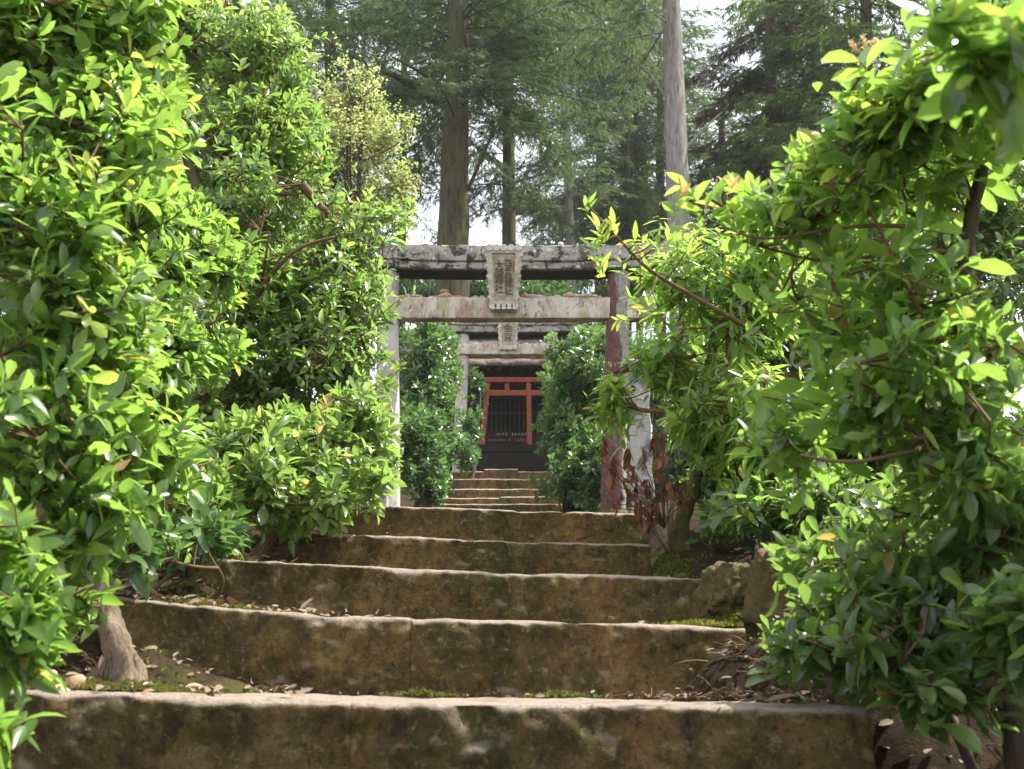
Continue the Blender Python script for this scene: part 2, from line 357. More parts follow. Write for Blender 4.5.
class Leaves:
    def __init__(self): self.V=[]; self.LI=[]; self.LT=[]; self.T=[]; self.B=[]; self.nv=0
    def add(self, P, d, n, s, tint, temps):
        """leaf bases P, unit directions d, normals n, sizes s, tints"""
        if len(P) == 0: return
        n = nrm(n - d*np.sum(n*d,1,keepdims=True)); b = np.cross(n, d)
        pick = RNG.integers(0, len(temps), len(P))
        for k, (tv, tf) in enumerate(temps):
            m = pick == k; c = int(m.sum())
            if c == 0: continue
            Pm, dm, nm, bm_, sm = P[m], d[m], n[m], b[m], s[m]
            V = Pm[:,None,:] + sm[:,None,None]*(tv[None,:,0:1]*dm[:,None,:] + tv[None,:,1:2]*bm_[:,None,:] + tv[None,:,2:3]*nm[:,None,:])
            K = len(tv); base = self.nv + np.arange(c)*K
            flat = np.array([i for f in tf for i in f]); tot = np.array([len(f) for f in tf])
            self.V.append(V.reshape(-1,3)); self.LI.append((base[:,None]+flat[None,:]).ravel()); self.LT.append(np.tile(tot, c))
            self.T.append(np.repeat(tint[m], K)); self.B.append(np.tile(np.abs(tv[:,1])/max(1e-6,np.abs(tv[:,1]).max()), c)); self.nv += c*K
    def build(self, name, mat, parent=None):
        V = np.concatenate(self.V); LI = np.concatenate(self.LI).astype(np.int32); LT = np.concatenate(self.LT).astype(np.int32); T = np.concatenate(self.T)
        if parent is not None: V = V - np.array(world_loc(parent))
        me = bpy.data.meshes.new(name)
        me.vertices.add(len(V)); me.vertices.foreach_set('co', V.astype(np.float32).ravel())
        me.loops.add(len(LI)); me.loops.foreach_set('vertex_index', LI)
        me.polygons.add(len(LT)); st = np.concatenate([[0], np.cumsum(LT)[:-1]]).astype(np.int32)
        me.polygons.foreach_set('loop_start', st)
        me.polygons.foreach_set('use_smooth', np.ones(len(LT), bool))
        me.update(calc_edges=True); me.validate()
        a = me.attributes.new('tint', 'FLOAT', 'POINT'); a.data.foreach_set('value', T.astype(np.float32))
        a = me.attributes.new('rib', 'FLOAT', 'POINT'); a.data.foreach_set('value', np.concatenate(self.B).astype(np.float32))
        return link_mesh(name, me, mat, parent)

def wave_noise(P, freq, seed):
    r = np.random.default_rng(seed); s = np.zeros(len(P))
    for k in range(7):
        v = r.normal(size=3); v /= np.linalg.norm(v)
        s += np.sin(P@v*freq*(0.7+0.25*k)*2 + r.uniform(0,6.28))
    return s/7

def rosettes(L, tips, axes, nleaf, size, temps, spread=0.05, ang=(45,85), droop=0.0, flat=0.5, tint0=0.4, young=0.15, tvar=0.16, shift=None):
    n = len(tips); k = nleaf
    idx = np.repeat(np.arange(n), k); j = np.tile(np.arange(k), n)
    ax = nrm(axes)
    ref = np.where(np.abs(ax[:,2:3])<0.9, np.array([[0,0,1.0]]), np.array([[1.0,0,0]]))
    a = nrm(np.cross(ax, ref)); b = np.cross(ax, a)
    ph = j*2.3999 + np.repeat(RNG.uniform(0,6.28,n), k) + RNG.normal(0,0.25,n*k)
    al = np.radians(RNG.uniform(ang[0], ang[1]+12, n*k))*(0.55+0.45*j/max(1,k-1))
    rad = a[idx]*np.cos(ph)[:,None] + b[idx]*np.sin(ph)[:,None]
    d = ax[idx]*np.cos(al)[:,None] + rad*np.sin(al)[:,None]
    d[:,2] -= droop*RNG.uniform(0.5,1.2,n*k)
    d = nrm(d)
    P = tips[idx] - ax[idx]*(spread*j/max(1,k-1)*RNG.uniform(0.7,1.2,n*k))[:,None]
    up = np.array([[0,0,1.0]])
    m = (1-flat)*ax[idx] + flat*up + RNG.normal(0,0.22,(n*k,3))
    m = m + RNG.normal(0,0.18,(n*k,3))
    s = size*RNG.uniform(0.5,1.15,n*k)*(0.75+0.25*j/max(1,k-1))*np.repeat(RNG.uniform(0.72,1.15,n),k)
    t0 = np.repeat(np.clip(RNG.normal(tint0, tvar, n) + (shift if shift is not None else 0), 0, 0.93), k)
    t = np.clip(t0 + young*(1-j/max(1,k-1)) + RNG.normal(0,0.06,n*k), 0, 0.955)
    r = RNG.uniform(size=n*k); t = np.where(r < 0.008, 1.0, t)
    L.add(P, d, m, s, t, temps)

def sample_tips(ells, n, seed, gap=0.0, gfreq=3.0, shell=0.5, nsub=11, shoots=0.07):
    """ells: (px,py,D,rx_px,ry_px,r_depth). returns tip positions and outward axes"""
    C=[]; R=[]; W=[]
    for (px,py,D,rx,ry,rd) in ells:
        s = scale_at(py, D); C.append(at(px,py,D)[:]); R.append((rx*s, rd, ry*s)); W.append((rx*s*ry*s + rd*rx*s + rd*ry*s))
    C0=np.array(C); R0=np.array(R); W0=np.array(W)
    rs=np.random.default_rng(seed+500); C=[];R=[];W=[];O=[]
    for c,r,w in zip(C0,R0,W0):
        for k in range(nsub):
            u=nrm(rs.normal(size=(1,3)))[0]; f=rs.uniform(0.35,0.95); q=rs.uniform(0.26,0.52)
            C.append(c+u*r*f*(1.0-0.35*q)); mr=(r[0]*r[1]*r[2])**(1/3)
            R.append((0.5*r+0.5*mr)*q*rs.uniform(0.7,1.25,3)); W.append(w*q*q*rs.uniform(0.5,1.4)); O.append(c)
    C=np.array(C);R=np.array(R);W=np.array(W);O=np.array(O);W/=W.sum()
    pts=[]; axs=[]; need=n
    while need > 0:
        m = need*3
        i = RNG.choice(len(C), m, p=W)
        u = nrm(RNG.normal(size=(m,3)))
        r = shell + (1-shell)*np.sqrt(RNG.uniform(size=m))
        r = np.where(RNG.uniform(size=m)<shoots, r*RNG.uniform(1.2,1.7,m), r)
        P = C[i] + u*R[i]*r[:,None]
        out_ = nrm(C[i]-O[i]+1e-6)
        # keep points that are not deep inside another lobe
        inside = np.zeros(m, int)
        for k in range(len(C)):
            q = np.linalg.norm((P-C[k])/R[k], axis=1); inside += (q < shell*0.7)
        ok = inside == 0
        ok &= wave_noise(P, gfreq, seed) > (gap - 1.0 + 0.25*RNG.uniform(size=m))
        ok &= P[:,2] > ground_z(P[:,0], P[:,1]) + 0.02
        P = P[ok][:need]; uu = nrm(nrm(u/R[i])*0.6+out_*0.6)[ok][:need]
        pts.append(P); axs.append(uu); need -= len(P)
        if len(P) == 0: break
    P=np.concatenate(pts); A=np.concatenate(axs)
    return P, A, C0, R0

def bezier(a, b, bow, n):
    a=Vector(a); b=Vector(b); m=(a+b)/2+Vector(bow)
    return [a*(1-t)**2 + m*2*t*(1-t) + b*t*t for t in [i/(n-1) for i in range(n)]]

def shrub(name, label, cat, base, ells, ntips, leaf, temps, mat, seed, group=None, nleaf=7, gap=0.35, gfreq=3.0, shell=0.3,
          axis_up=0.5, droop=0.0, tint0=0.4, young=0.2, trunk_r=0.025, twig_mat='twig', trunk_mat='bark_dark', branches=5, twig_len=0.2,
          trunk=None, spread=0.06, extra=None, stems=1, flat=0.5, ang=(45,85), tvar=0.21, top_lit=0.0, nsub=14, shoots=0.22, limb_k=1.0):
    base = Vector(base)
    root = thing(name, label, cat, base, group)
    P, A, C, R = sample_tips(ells, ntips, seed, gap, gfreq, shell, nsub, shoots)
    ax = nrm(A + np.array([[0,0,axis_up]]) + RNG.normal(0,0.42,P.shape))
    mb = MB(); nodes=[]
    tr = MB()
    if trunk is None:
        top = Vector(C[np.argmax(C[:,2])]); low = Vector(C[np.argmin(C[:,2])])
        for s in range(stems):
            b0 = base + Vector((random.uniform(-.12,.12), random.uniform(-.08,.08), -0.06))*(s>0) + Vector((0,0,-0.05))
            tp = top + Vector((random.uniform(-.2,.2), random.uniform(-.15,.15), random.uniform(-.2,.0)))*(stems>1)
            pts = bezier(b0, tp, (random.uniform(-.1,.1), random.uniform(-.1,.1), 0), 12)
            tr.tube(pts, [trunk_r*(1-0.8*i/11)+0.003 for i in range(12)], 10, 0.25, 12)
            nodes += pts[3:]
    else:
        pts, rad = trunk
        tr.tube(pts, rad, 16, 0.38, 20); nodes += [Vector(p) for p in pts[2:]]
        if (Vector(pts[-1])-Vector(C[0])).length > 0.1:
            q = bezier(pts[-1], C[0], (0,0,0.05), 7); tr.tube(q, [rad[-1]*(1-0.7*i/6) for i in range(7)], 8, 0.2, 12); nodes += q[1:]
    for c, r in zip(C, R):
        c = Vector(c)
        st = min(nodes, key=lambda q: (q-c).length + 0.7*max(0, q.z-c.z))
        limb = bezier(st, c, (0,0,-0.04), 8)
        if (st-c).length > 0.05: mb.tube(limb, [limb_k*trunk_r*0.45*(1-0.6*i/7)+0.0015 for i in range(8)], 6)
        new = limb[2:]
        for k in range(branches):
            u = nrm(RNG.normal(size=(1,3)))[0]
            e = c + Vector(u*r*0.72)
            s0 = random.choice(limb[3:])
            q = bezier(s0, e, (random.uniform(-.05,.05), random.uniform(-.05,.05), -0.03), 7)
            mb.tube(q, [limb_k*trunk_r*0.22*(1-0.7*i/6)+0.0012 for i in range(7)], 5); new += q[1:]
        nodes += new
    ND = np.array([p[:] for p in nodes])
    for p, a in zip(P, ax):
        dd = np.linalg.norm(ND-p, axis=1); k = int(np.argmin(dd + 0.5*np.maximum(0, ND[:,2]-p[2])))
        st = ND[k]; L0 = np.linalg.norm(st-p)
        if L0 > 1.2*twig_len: 
            st = p - ((p-st)/L0*0.5+a*0.5)*1.2*twig_len
        mid = p - a*min(L0,twig_len)*0.5
        rr = 0.0011 + 0.0045*leaf
        pts = [st, (st+mid)/2*1.0, mid, p]
        mb.tube(pts, [rr*2.2, rr*1.7, rr*1.3, rr*0.7], 3, cap=False)
    L = Leaves()
    shift = None
    if top_lit: shift = top_lit*((P[:,2]-P[:,2].min())/max(1e-6,np.ptp(P[:,2]))-0.5)  # top light put into the tint: leaf colour brightens with height
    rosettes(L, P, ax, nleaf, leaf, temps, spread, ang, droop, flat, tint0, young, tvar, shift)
    # leaves strung along the twigs behind each tip
    m = RNG.uniform(size=len(P)) < 0.6
    B = P[m] - ax[m]*twig_len*RNG.uniform(0.35,0.8,m.sum())[:,None]
    rosettes(L, B, ax[m], 3, leaf*0.95, temps, twig_len*0.25, (50,90), droop, flat, max(0.05,tint0-0.12), 0.0, tvar, None)
    if extra: extra(L, mb, root)
    tr.build('trunk', M[trunk_mat], root, True)
    mb.build('branches', M[twig_mat], root, True)
    L.build('foliage', M[mat], root)
    return root

# ------------------------------------------------------------------ ground
STEP_Y = [(1.95, [(-130,684),(0,690),(200,698),(380,703),(620,705),(865,708)], [(352,)]),
          (2.60, [(112,596),(130,599),(220,607),(330,616),(405,617),(416,620),(560,621),(745,628)], [(412,)]),
          (3.20, [(190,556),(230,559),(300,563),(400,568),(500,573),(590,574),(728,579)], [(470,)]),
          (3.75, [(262,528),(300,531),(400,536),(510,541),(650,544)], [(546,)]),
          (4.30, [(335,504),(400,506.5),(450,507.5),(512,509.5),(518,511.5),(560,511),(640,513)], [(517,)])]
def zc(D, py): return at(512, py, D).z
PZ = [(-60,-14.0),(-6,-2.0),(0,-0.75),(1.3,-0.33),(1.9,-0.22),(2.28,zc(1.95,703)),(2.9,zc(2.6,620)),(3.48,zc(3.2,573)),(4.02,zc(3.75,541)),(4.6,zc(4.3,511)),
      (6.5,0.95),(9.5,1.48),(12.4,1.98),(13.0,2.15),(15.0,3.02),(16.4,3.08),(20,3.3),(30,4.4),(60,7.0),(400,9.0)]
PY = np.array([p[0] for p in PZ]); PV = np.array([p[1] for p in PZ])
def g1(x, y, cx, cy, sx, sy): return np.exp(-((x-cx)/sx)**2-((y-cy)/sy)**2)
def smooth(a, b, x):
    t = np.clip((x-a)/(b-a),0,1); return t*t*(3-2*t)
def ground_z(x, y):
    x = np.asarray(x, float); y = np.asarray(y, float)
    z = np.interp(y, PY, PV)
    # the stair trench
    left = np.interp(y, [0,2.0,2.6,3.2,3.75,4.3,5.0,9,12,15,16,40],[-1.3,-1.25,-0.97,-0.86,-0.80,-0.70,-0.8,-0.9,-0.95,-0.8,-1.5,-1.5])
    right = np.interp(y,[0,1.9,2.5,3.2,3.75,4.3,5.0,9,12,15,16,40],[0.75,0.70,0.60,0.66,0.50,0.52,0.6,0.8,0.8,0.75,1.5,1.5])
    tr = smooth(left-0.14, left+0.12, x)*(1-smooth(right-0.10, right+0.16, x))
    zone = (1-smooth(4.5,5.0,y)) + smooth(11.9,12.4,y)*(1-smooth(15.0,15.4,y))
    z = z - 0.17*tr*zone + 0.03*(1-tr)*zone
    bank = np.maximum(0, np.maximum(left-x-0.15, x-right-0.15))
    z = z + 0.22*np.minimum(bank, 2.5) + 0.05*np.clip(bank-2.5,0,40)
    # earth and leaf mould that has slid on to the treads
    z = z + 0.20*g1(x,y,-0.86,2.32,0.17,0.28) + 0.13*g1(x,y,-0.62,2.36,0.22,0.16)
    z = z + 0.16*g1(x,y,-0.82,2.95,0.20,0.20)
    z = z + 0.21*g1(x,y,0.52,2.40,0.20,0.14) + 0.14*g1(x,y,0.72,2.2,0.2,0.3)
    z = z + 0.17*g1(x,y,0.58,2.95,0.13,0.25) + 0.12*g1(x,y,0.50,3.55,0.13,0.2)
    z = z - 0.12*g1(x,y,0.95,1.75,0.35,0.35)
    z = z + 0.02*np.sin(x*7+1.3*np.sin(y*5))*np.sin(y*6.1+x*2.0) + 0.010*np.sin(x*23+y*17)*np.sin(y*29-x*11)
    return z

def build_ground():
    xs = np.unique(np.concatenate([np.linspace(-400,-40,12), np.linspace(-40,-4,30), np.linspace(-4,-1.7,24), np.arange(-1.7,1.5,0.028), np.linspace(1.5,4,26), np.linspace(4,40,30), np.linspace(40,400,12)]))
    ys = np.unique(np.concatenate([np.linspace(-60,0,20), np.linspace(0,1.4,14), np.arange(1.4,5.1,0.03), np.linspace(5.1,17,80), np.linspace(17,60,40), np.linspace(60,400,20)]))
    X, Y = np.meshgrid(xs, ys); Z = ground_z(X, Y)
    V = np.stack([X,Y,Z],-1).reshape(-1,3); nx=len(xs); ny=len(ys)
    I = (np.arange(ny-1)[:,None]*nx+np.arange(nx-1)[None,:]).ravel()
    Fq = np.stack([I,I+1,I+1+nx,I+nx],1)
    me = bpy.data.meshes.new('ground'); me.vertices.add(len(V)); me.vertices.foreach_set('co', V.astype(np.float32).ravel())
    me.loops.add(Fq.size); me.loops.foreach_set('vertex_index', Fq.ravel().astype(np.int32))
    me.polygons.add(len(Fq)); me.polygons.foreach_set('loop_start', (np.arange(len(Fq))*4).astype(np.int32)); me.polygons.foreach_set('use_smooth', np.ones(len(Fq),bool))
    me.update(calc_edges=True)
    m = layered('forest_soil', [(3,0.5,0.64,(0.05,0.034,0.02),6),(40,0.60,0.70,(0.12,0.085,0.055),5),(2.2,0.58,0.68,(0.085,0.088,0.02),6),(60,0.6,0.66,(0.03,0.02,0.012),4)],
                (16,[(0.3,(0.022,0.014,0.008)),(0.7,(0.07,0.046,0.028))]), [(24,1.0,0.03),(110,0.9,0.008)], rough=0.95, spec=0.1)
    tag(link_mesh('ground', me, m), kind='structure')
build_ground()

# ------------------------------------------------------------------ lower flight of stone steps
STEP_LABELS = ['widest stone step at the bottom, rusty brown riser cut by the photo edge',
               'second stone step from the bottom, tall mossy riser and chipped pale edge',
               'third stone step from the bottom, beside the mossy rock on the right',
               'fourth stone step from the bottom, ending at the brown withered twigs',
               'fifth stone step from the bottom, topmost of the near flight with bright riser']
STEP_Z = []
for k, (D, pl, seams) in enumerate(STEP_Y):
    P = [at(px,py,D) for px,py in pl]
    X = [p.x for p in P]; Zt = [p.z for p in P]
    STEP_Z.append((X, Zt))
    ztop = lambda x: float(np.interp(x, X, Zt))
    ymax = (STEP_Y[k+1][0] if k < 4 else D+0.75) + 0.10
    zb = (min(STEP_Z[k-1][1]) if k else Zt[0]-0.28) - 0.06
    root = thing('stone_step', STEP_LABELS[k], 'step', (0, D, zb), None)
    cuts = [X[0]] + [at(s[0],600,D).x if False else (s[0]-512)/F*D/(CP-SP*(384.5-pl[0][1])/F) for s in seams] + [X[-1]]
    for b in range(len(cuts)-1):
        mb = MB(); x0 = cuts[b]+(0.0004 if b else 0); x1 = cuts[b+1]-(0.0004 if b < len(cuts)-2 else 0)
        H = float(np.mean(Zt))-zb
        ring = rring((ymax-D)/2, H/2, 0.014, 0.008)
        ring = [(u,v,nu,nv) for (u,v,nu,nv) in ring]
        cs = [(x, (D+ymax)/2 + 0.012*mnoise.noise(Vector((x*2.2, k*5, 0))), zb + H/2 + (ztop(x)-float(np.mean(Zt))) + 0.004*mnoise.noise(Vector((x*9,k*3.0,1)))) for x in lin(x0,x1,0.008)]
        mb.loft(cs, ring, (0,1,0), (0,0,1), 0.021, 6.5, k*3, topk=0.25)
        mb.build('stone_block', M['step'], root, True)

# upper flight
UP = [(12.75,503.5,434,566),(13.3,497,438,562),(13.8,488,441,559),(14.3,479,446,555),(14.8,469.5,450,552)]
UPL = ['lowest step of the far flight, just above the near stairs','second step up of the narrow far flight','middle step of the narrow far flight','fourth step up of the narrow far flight','top step of the far flight, uneven stones below the shrine']
for k,(D,py,xa,xb) in enumerate(UP):
    a = at(xa,py,D); b = at(xb,py,D); zt=a.z; ymax = (UP[k+1][0] if k<4 else D+0.6)+0.08; zb = zt-0.34
    root = thing('stone_step', UPL[k], 'step', (0,D,zb))
    n = (1,2,1,2,3)[k]; xsn = lin(a.x,b.x,(b.x-a.x)/n)
    for i in range(n):
        mb = MB(); H=zt-zb; dz = random.uniform(-0.012,0.02)*(1 if k<4 else 2.5)
        cs=[(x,(D+ymax)/2,(zt+zb)/2+dz+0.008*mnoise.noise(Vector((x*4,k,3)))) for x in lin(a.x+(b.x-a.x)*i/n+0.0004, a.x+(b.x-a.x)*(i+1)/n-0.0004,0.03)]
        mb.loft(cs, rring((ymax-D)/2,H/2,0.025,0.04),(0,1,0),(0,0,1),0.018,5,k,topk=0.4)
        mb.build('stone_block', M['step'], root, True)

# ------------------------------------------------------------------ torii gates
def text_mesh(name, body, size, loc, rx, mat, parent, depth=0.003, line=1.0, sx=1.0):
    cu = bpy.data.curves.new('t','FONT'); cu.body = body; cu.size = size; cu.extrude = depth; cu.align_x='CENTER'; cu.align_y='CENTER'; cu.space_line=line
    o = bpy.data.objects.new('t', cu); COL.objects.link(o)
    dg = bpy.context.evaluated_depsgraph_get(); me = bpy.data.meshes.new_from_object(o.evaluated_get(dg))
    bpy.data.objects.remove(o)
    me.name = name; me.materials.clear()
    q = link_mesh(name, me, mat, parent); q.location = Vector(loc)-world_loc(parent); q.rotation_euler = (rx,0,0); q.scale=(sx,1,1)
    return q

def gate(label, Dc, pil, kas, nuk, plq, mats, rough=1.0):
    """pil: two (px top, py top, px bottom, py bottom, radius m); kas: (x0,x1,[ytop,ymid,ybot],depth,rise); nuk: (x0,x1,ytop,ybot,depth)"""
    base = at((pil[0][2]+pil[1][2])/2, pil[0][3], Dc)
    root = thing('stone_gate', label, 'gate', base)
    for i,(xt,yt,xb,yb,r) in enumerate(pil):
        a = at(xb,yb,Dc); b = at(xt,yt,Dc); a.z = float(ground_z(a.x,a.y))-0.1
        mb = MB(); pts=[a+(b-a)*(t/24) for t in range(25)]
        mb.tube(pts,[r*(1.06-0.1*t/24) for t in range(25)],20,0.05*rough,9)
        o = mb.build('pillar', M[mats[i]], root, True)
        mb = MB(); mb.tube([a,a+Vector((0,0,0.16))],[r*1.28,r*1.2],20,0.12,9); mb.build('pillar_base', M['rock'], root, True)
    x0,x1,(y1,y2,y3),dep,rise = kas
    yf = Dc-dep/2; A=at(x0,y1,yf); B=at(x1,y1,yf); z1=A.z; z2=at(512,y2,yf).z; z3=at(512,y3,yf+0.02).z
    half=(B.x-A.x)/2; cx=(A.x+B.x)/2
    cur = lambda x: rise*abs((x-cx)/half)**3
    mb=MB(); mb.loft([(x,Dc,(z1+z2)/2+cur(x)) for x in lin(A.x,B.x,0.03)], rring(dep/2,(z1-z2)/2,0.012,0.03),(0,1,0),(0,0,1),0.014*rough,5,1)
    mb.build('top_beam', M['lichen_stone'], root, True)
    mb=MB(); mb.loft([(x,Dc,(z2+z3)/2+cur(x)) for x in lin(A.x+0.1,B.x-0.1,0.03)], rring(dep/2-0.025,(z2-z3)/2-0.003,0.01,0.03),(0,1,0),(0,0,1),0.012*rough,5,2)
    mb.build('under_beam', M['lichen_stone'], root, True)
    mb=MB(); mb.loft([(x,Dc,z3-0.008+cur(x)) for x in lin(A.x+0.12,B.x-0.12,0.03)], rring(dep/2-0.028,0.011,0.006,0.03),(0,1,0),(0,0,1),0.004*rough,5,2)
    mb.build('beam_underside', M['black_stone'], root, True)  # thin near-black slab added to darken the beam's underside
    x0,x1,y1,y2,dep = nuk
    yf=Dc-dep/2; A=at(x0,y1,yf); B=at(x1,y1,yf); zt=A.z; zb=at(512,y2,yf).z
    mb=MB(); mb.loft([(x,Dc,(zt+zb)/2) for x in lin(A.x,B.x,0.03)], rring(dep/2,(zt-zb)/2,0.01,0.03),(0,1,0),(0,0,1),0.007*rough,5,3)
    mb.build('tie_beam', M['pale_stone'], root, True)
    # plaque: tall tapered tablet leaning forward at its top
    xl,xr,yt,bl,br,yb,txt,ft,fb = plq
    TL=at(xl,yt,ft); TR=at(xr,yt,ft); BL=at(bl,yb,fb); BR=at(br,yb,fb)
    th=Vector((0,0.09,0.01))
    def P(u,v): return (TL*(1-u)+TR*u)*(1-v)+(BL*(1-u)+BR*u)*v
    pl=MB(); pl.slab([P(0.16,0.08),P(0.84,0.08),P(0.84,0.93),P(0.16,0.93)], th*0.6)
    for p in range(4,8): pass
    n=(TR-TL).cross(BL-TL).normalized(); 
    if n.y>0: n=-n
    pl.v=[tuple(Vector(p)-n*0.02) for p in pl.v]
    pq = pl.build('plaque', M['plaque_panel'], root)
    fr=MB()
    def rail(a,b,c,d): fr.slab([P(*a),P(*b),P(*c),P(*d)], th)
    rail((0,0.0),(0.17,0.0),(0.17,1),(0,1)); rail((0.83,0.0),(1,0.0),(1,1),(0.83,1))
    rail((0.172,0.0),(0.828,0.0),(0.828,0.09),(0.172,0.09)); rail((0.172,0.92),(0.828,0.92),(0.828,1),(0.172,1))
    sz=(TR-TL).length
    for v,yo in ((0.0,0.0),(1.0,0.0)):
        for i in range(5):
            c=P(0.1+0.2*i,v)+Vector((0,0.045,0))
            fr.tube([c+Vector((0,-0.05,0)),c+Vector((0,0.05,0))],[sz*0.10,sz*0.10],12)
    for v in (0.12,0.3,0.48,0.66,0.84):
        for u in (0.01,0.99):
            c=P(u,v)+Vector((0,0.045,0)); fr.tube([c+Vector((0,-0.045,0)),c+Vector((0,0.045,0))],[sz*0.05]*2,10)
    fr.build('plaque_frame', M['plaque_stone'], pq)
    tilt=math.atan2((TL.y-BL.y),(TL.z-BL.z))
    for (s,u,sz_) in txt:
        c=P(u,0.51)+n*(-0.017)
        text_mesh('inscription','\n'.join(s), sz_, c, math.pi/2-tilt, M['ink'], pq, 0.004, 0.86 if len(s)>3 else 0.95)
    return root

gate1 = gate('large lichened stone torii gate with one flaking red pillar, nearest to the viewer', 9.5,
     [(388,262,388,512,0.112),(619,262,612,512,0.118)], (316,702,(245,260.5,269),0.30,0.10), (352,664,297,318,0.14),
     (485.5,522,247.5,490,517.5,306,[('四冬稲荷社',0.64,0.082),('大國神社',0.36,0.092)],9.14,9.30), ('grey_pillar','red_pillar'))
gate2 = gate('smaller stone torii gate at the head of the far flight, pale plaque under its beam', 15.4,
     [(464,332,458,470,0.095),(552,332,556,470,0.095)], (424,592,(319,325,332),0.30,0.05), (440,574,344,354,0.26),
     (497.5,518,318,499.5,516.5,347.5,[('金宮',0.5,0.15)],15.12,15.2), ('grey_pillar','grey_pillar'))

def pebble(name, loc, size, mat, label, cat, group=None, flatz=0.65, seed=0, sub=2, amp=0.35):
    bm=bmesh.new(); bmesh.ops.create_icosphere(bm, subdivisions=sub, radius=1.0)
    off=Vector((seed*5.1,seed*2.7,seed*1.3))
    for v in bm.verts:
        k=1+amp*mnoise.fractal(v.co*1.1+off,1,2,3); v.co=Vector((v.co.x*size[0],v.co.y*size[1],v.co.z*size[2]*flatz))*k
    zmin=min(v.co.z for v in bm.verts)
    for v in bm.verts: v.co.z-=zmin
    me=bpy.data.meshes.new(name); bm.to_mesh(me); bm.free(); me.polygons.foreach_set('use_smooth',[True]*len(me.polygons))
    o=link_mesh(name,me,mat,None,loc)
    return tag(o,label,cat,group)

zt = at(512,297,9.43).z+0.001
row = [(397,1.0,0),(402,1.2,1),(408,.9,0),(414,1.2,0),(418,1.0,1),(421,.8,0),(432,1.1,0),(436,1.0,1),(439,0.8,1),(453,1.1,1),(459,1.2,1),(466,.9,0),(475,1.0,1),(482,.9,0),
       (525,1.2,1),(532,1.4,0),(539,1.2,0),(545,1.0,1),(551,1.0,0),(557,1.3,0),(563,.9,0),(569,1.5,1),(576,1.2,0),(582,1.0,1),(588,1.2,0),(594,1.1,0),(599,1.2,1)]
for i,(px,s,c) in enumerate(row):
    x=at(px,296,9.5).x; r=0.028*s
    pebble('small_stone',(x,9.49+random.uniform(-.035,.03),zt),(r*random.uniform(1.0,1.6),r,r*random.uniform(.8,1.3)),M['pebble_tan' if c else 'pebble'],
           'small tan stone laid on the tie beam of the near torii' if c else 'small grey stone laid on the tie beam of the near torii','stone',
           'tan stones laid on the near torii beam' if c else 'grey stones laid on the near torii beam', seed=i)
x=at(445,290,9.5).x
pebble('flat_stone',(x,9.5,zt),(0.075,0.05,0.055),M['pebble_tan'],'largest flat tan stone on the torii beam, left of the plaque','stone',None,seed=51)
pebble('flat_stone',(x-0.005,9.5,zt+0.062),(0.05,0.04,0.035),M['pebble_tan'],'small stone stacked on the largest flat stone on the torii beam','stone',None,seed=52)
x=at(569,290,9.5).x
pebble('small_stone',(x,9.5,zt+0.045),(0.04,0.03,0.028),M['pebble'],'small pale stone stacked on a tan stone, right half of torii beam','stone',None,seed=53)
for px,l in ((561,'white pebble on the torii top beam, right of the plaque'),(594,'rightmost white pebble on the torii top beam near the leafy sprig')):
    a=at(px,245,9.38); tz=a.z+0.10*abs((a.x-at(509,245,9.38).x)/1.78)**3
    pebble('white_pebble',(a.x,9.40,tz),(0.03,0.03,0.03),M['pebble_white'],l,'stone',None,seed=px)
z2=at(512,344,15.27).z+0.001
for i,px in enumerate((476,481,488,526,531,537,543,547)):
    pebble('small_stone',(at(px,343,15.4).x,15.34,z2),(0.05,0.035,0.032),M['pebble_white'] if i%3==0 else M['pebble'],'small stone laid on the tie beam of the far torii','stone','stones laid on the far torii beam',seed=80+i)

# stone marker post with cap and round recess, beside the red pillar
pD=7.6
def marker_post():
    a=at(643,520,pD); g=float(ground_z(a.x,pD)); b=at(637,368,pD)
    root=thing('stone_post','lichen covered square stone post with flat cap and round hole beside the red pillar','post',(a.x,pD,g))
    mb=MB(); n=30
    cs=[Vector((a.x,pD,g-0.15))+(b-Vector((a.x,pD,g-0.15)))*(i/n) for i in range(n+1)]
    mb.loft(cs, rring(0.082,0.075,0.01,0.03),(1,0,0),(0,1,0),0.012,6,4); mb.build('shaft',M['post_stone'],root,True)
    mb=MB(); mb.loft([(x,pD,b.z+0.02) for x in lin(b.x-0.12,b.x+0.12,0.03)], rring(0.12,0.018,0.01,0.03),(0,1,0),(0,0,1),0.008,6,5); mb.build('cap',M['post_stone'],root,True)
    h=at(633,388,pD-0.09); mb=MB(); mb.tube([h,h+Vector((0,0.02,0))],[0.02,0.02],16)
    mb.build('round_hole',M['dark_wood'],root,True)
    h=at(640,404,pD-0.10); mb=MB(); mb.loft([(x,pD-0.09,h.z) for x in lin(h.x-0.03,h.x+0.03,0.02)], rring(0.02,0.05,0.004,0.02),(0,1,0),(0,0,1),0.002,6,5)
    mb.build('small_tablet',M['post_stone'],root,True)
marker_post()
def left_post(px0,py0,px1,py1,D,w,label,mat):
    a=at(px0,py0,D); g=float(ground_z(a.x,D)); b=at(px1,py1,D)
    root=thing('stone_post',label,'post',(a.x,D,g)); mb=MB(); n=24
    st=Vector((a.x,D,g-0.15)); cs=[st+(b-st)*(i/n) for i in range(n+1)]
    mb.loft(cs, rring(w,w,0.008,0.03),(1,0,0),(0,1,0),0.01,6,7); mb.build('shaft',M[mat],root,True)
    mb=MB(); mb.loft([b+Vector((0,0,i*0.012)) for i in range(4)], rring(w*1.2,w*1.2,0.01,0.03),(1,0,0),(0,1,0),0.006,6,8); mb.build('cap',M[mat],root,True)
left_post(378,505,380,412,8.0,0.085,'pale stone post beside the grey left pillar of the torii','post_stone')
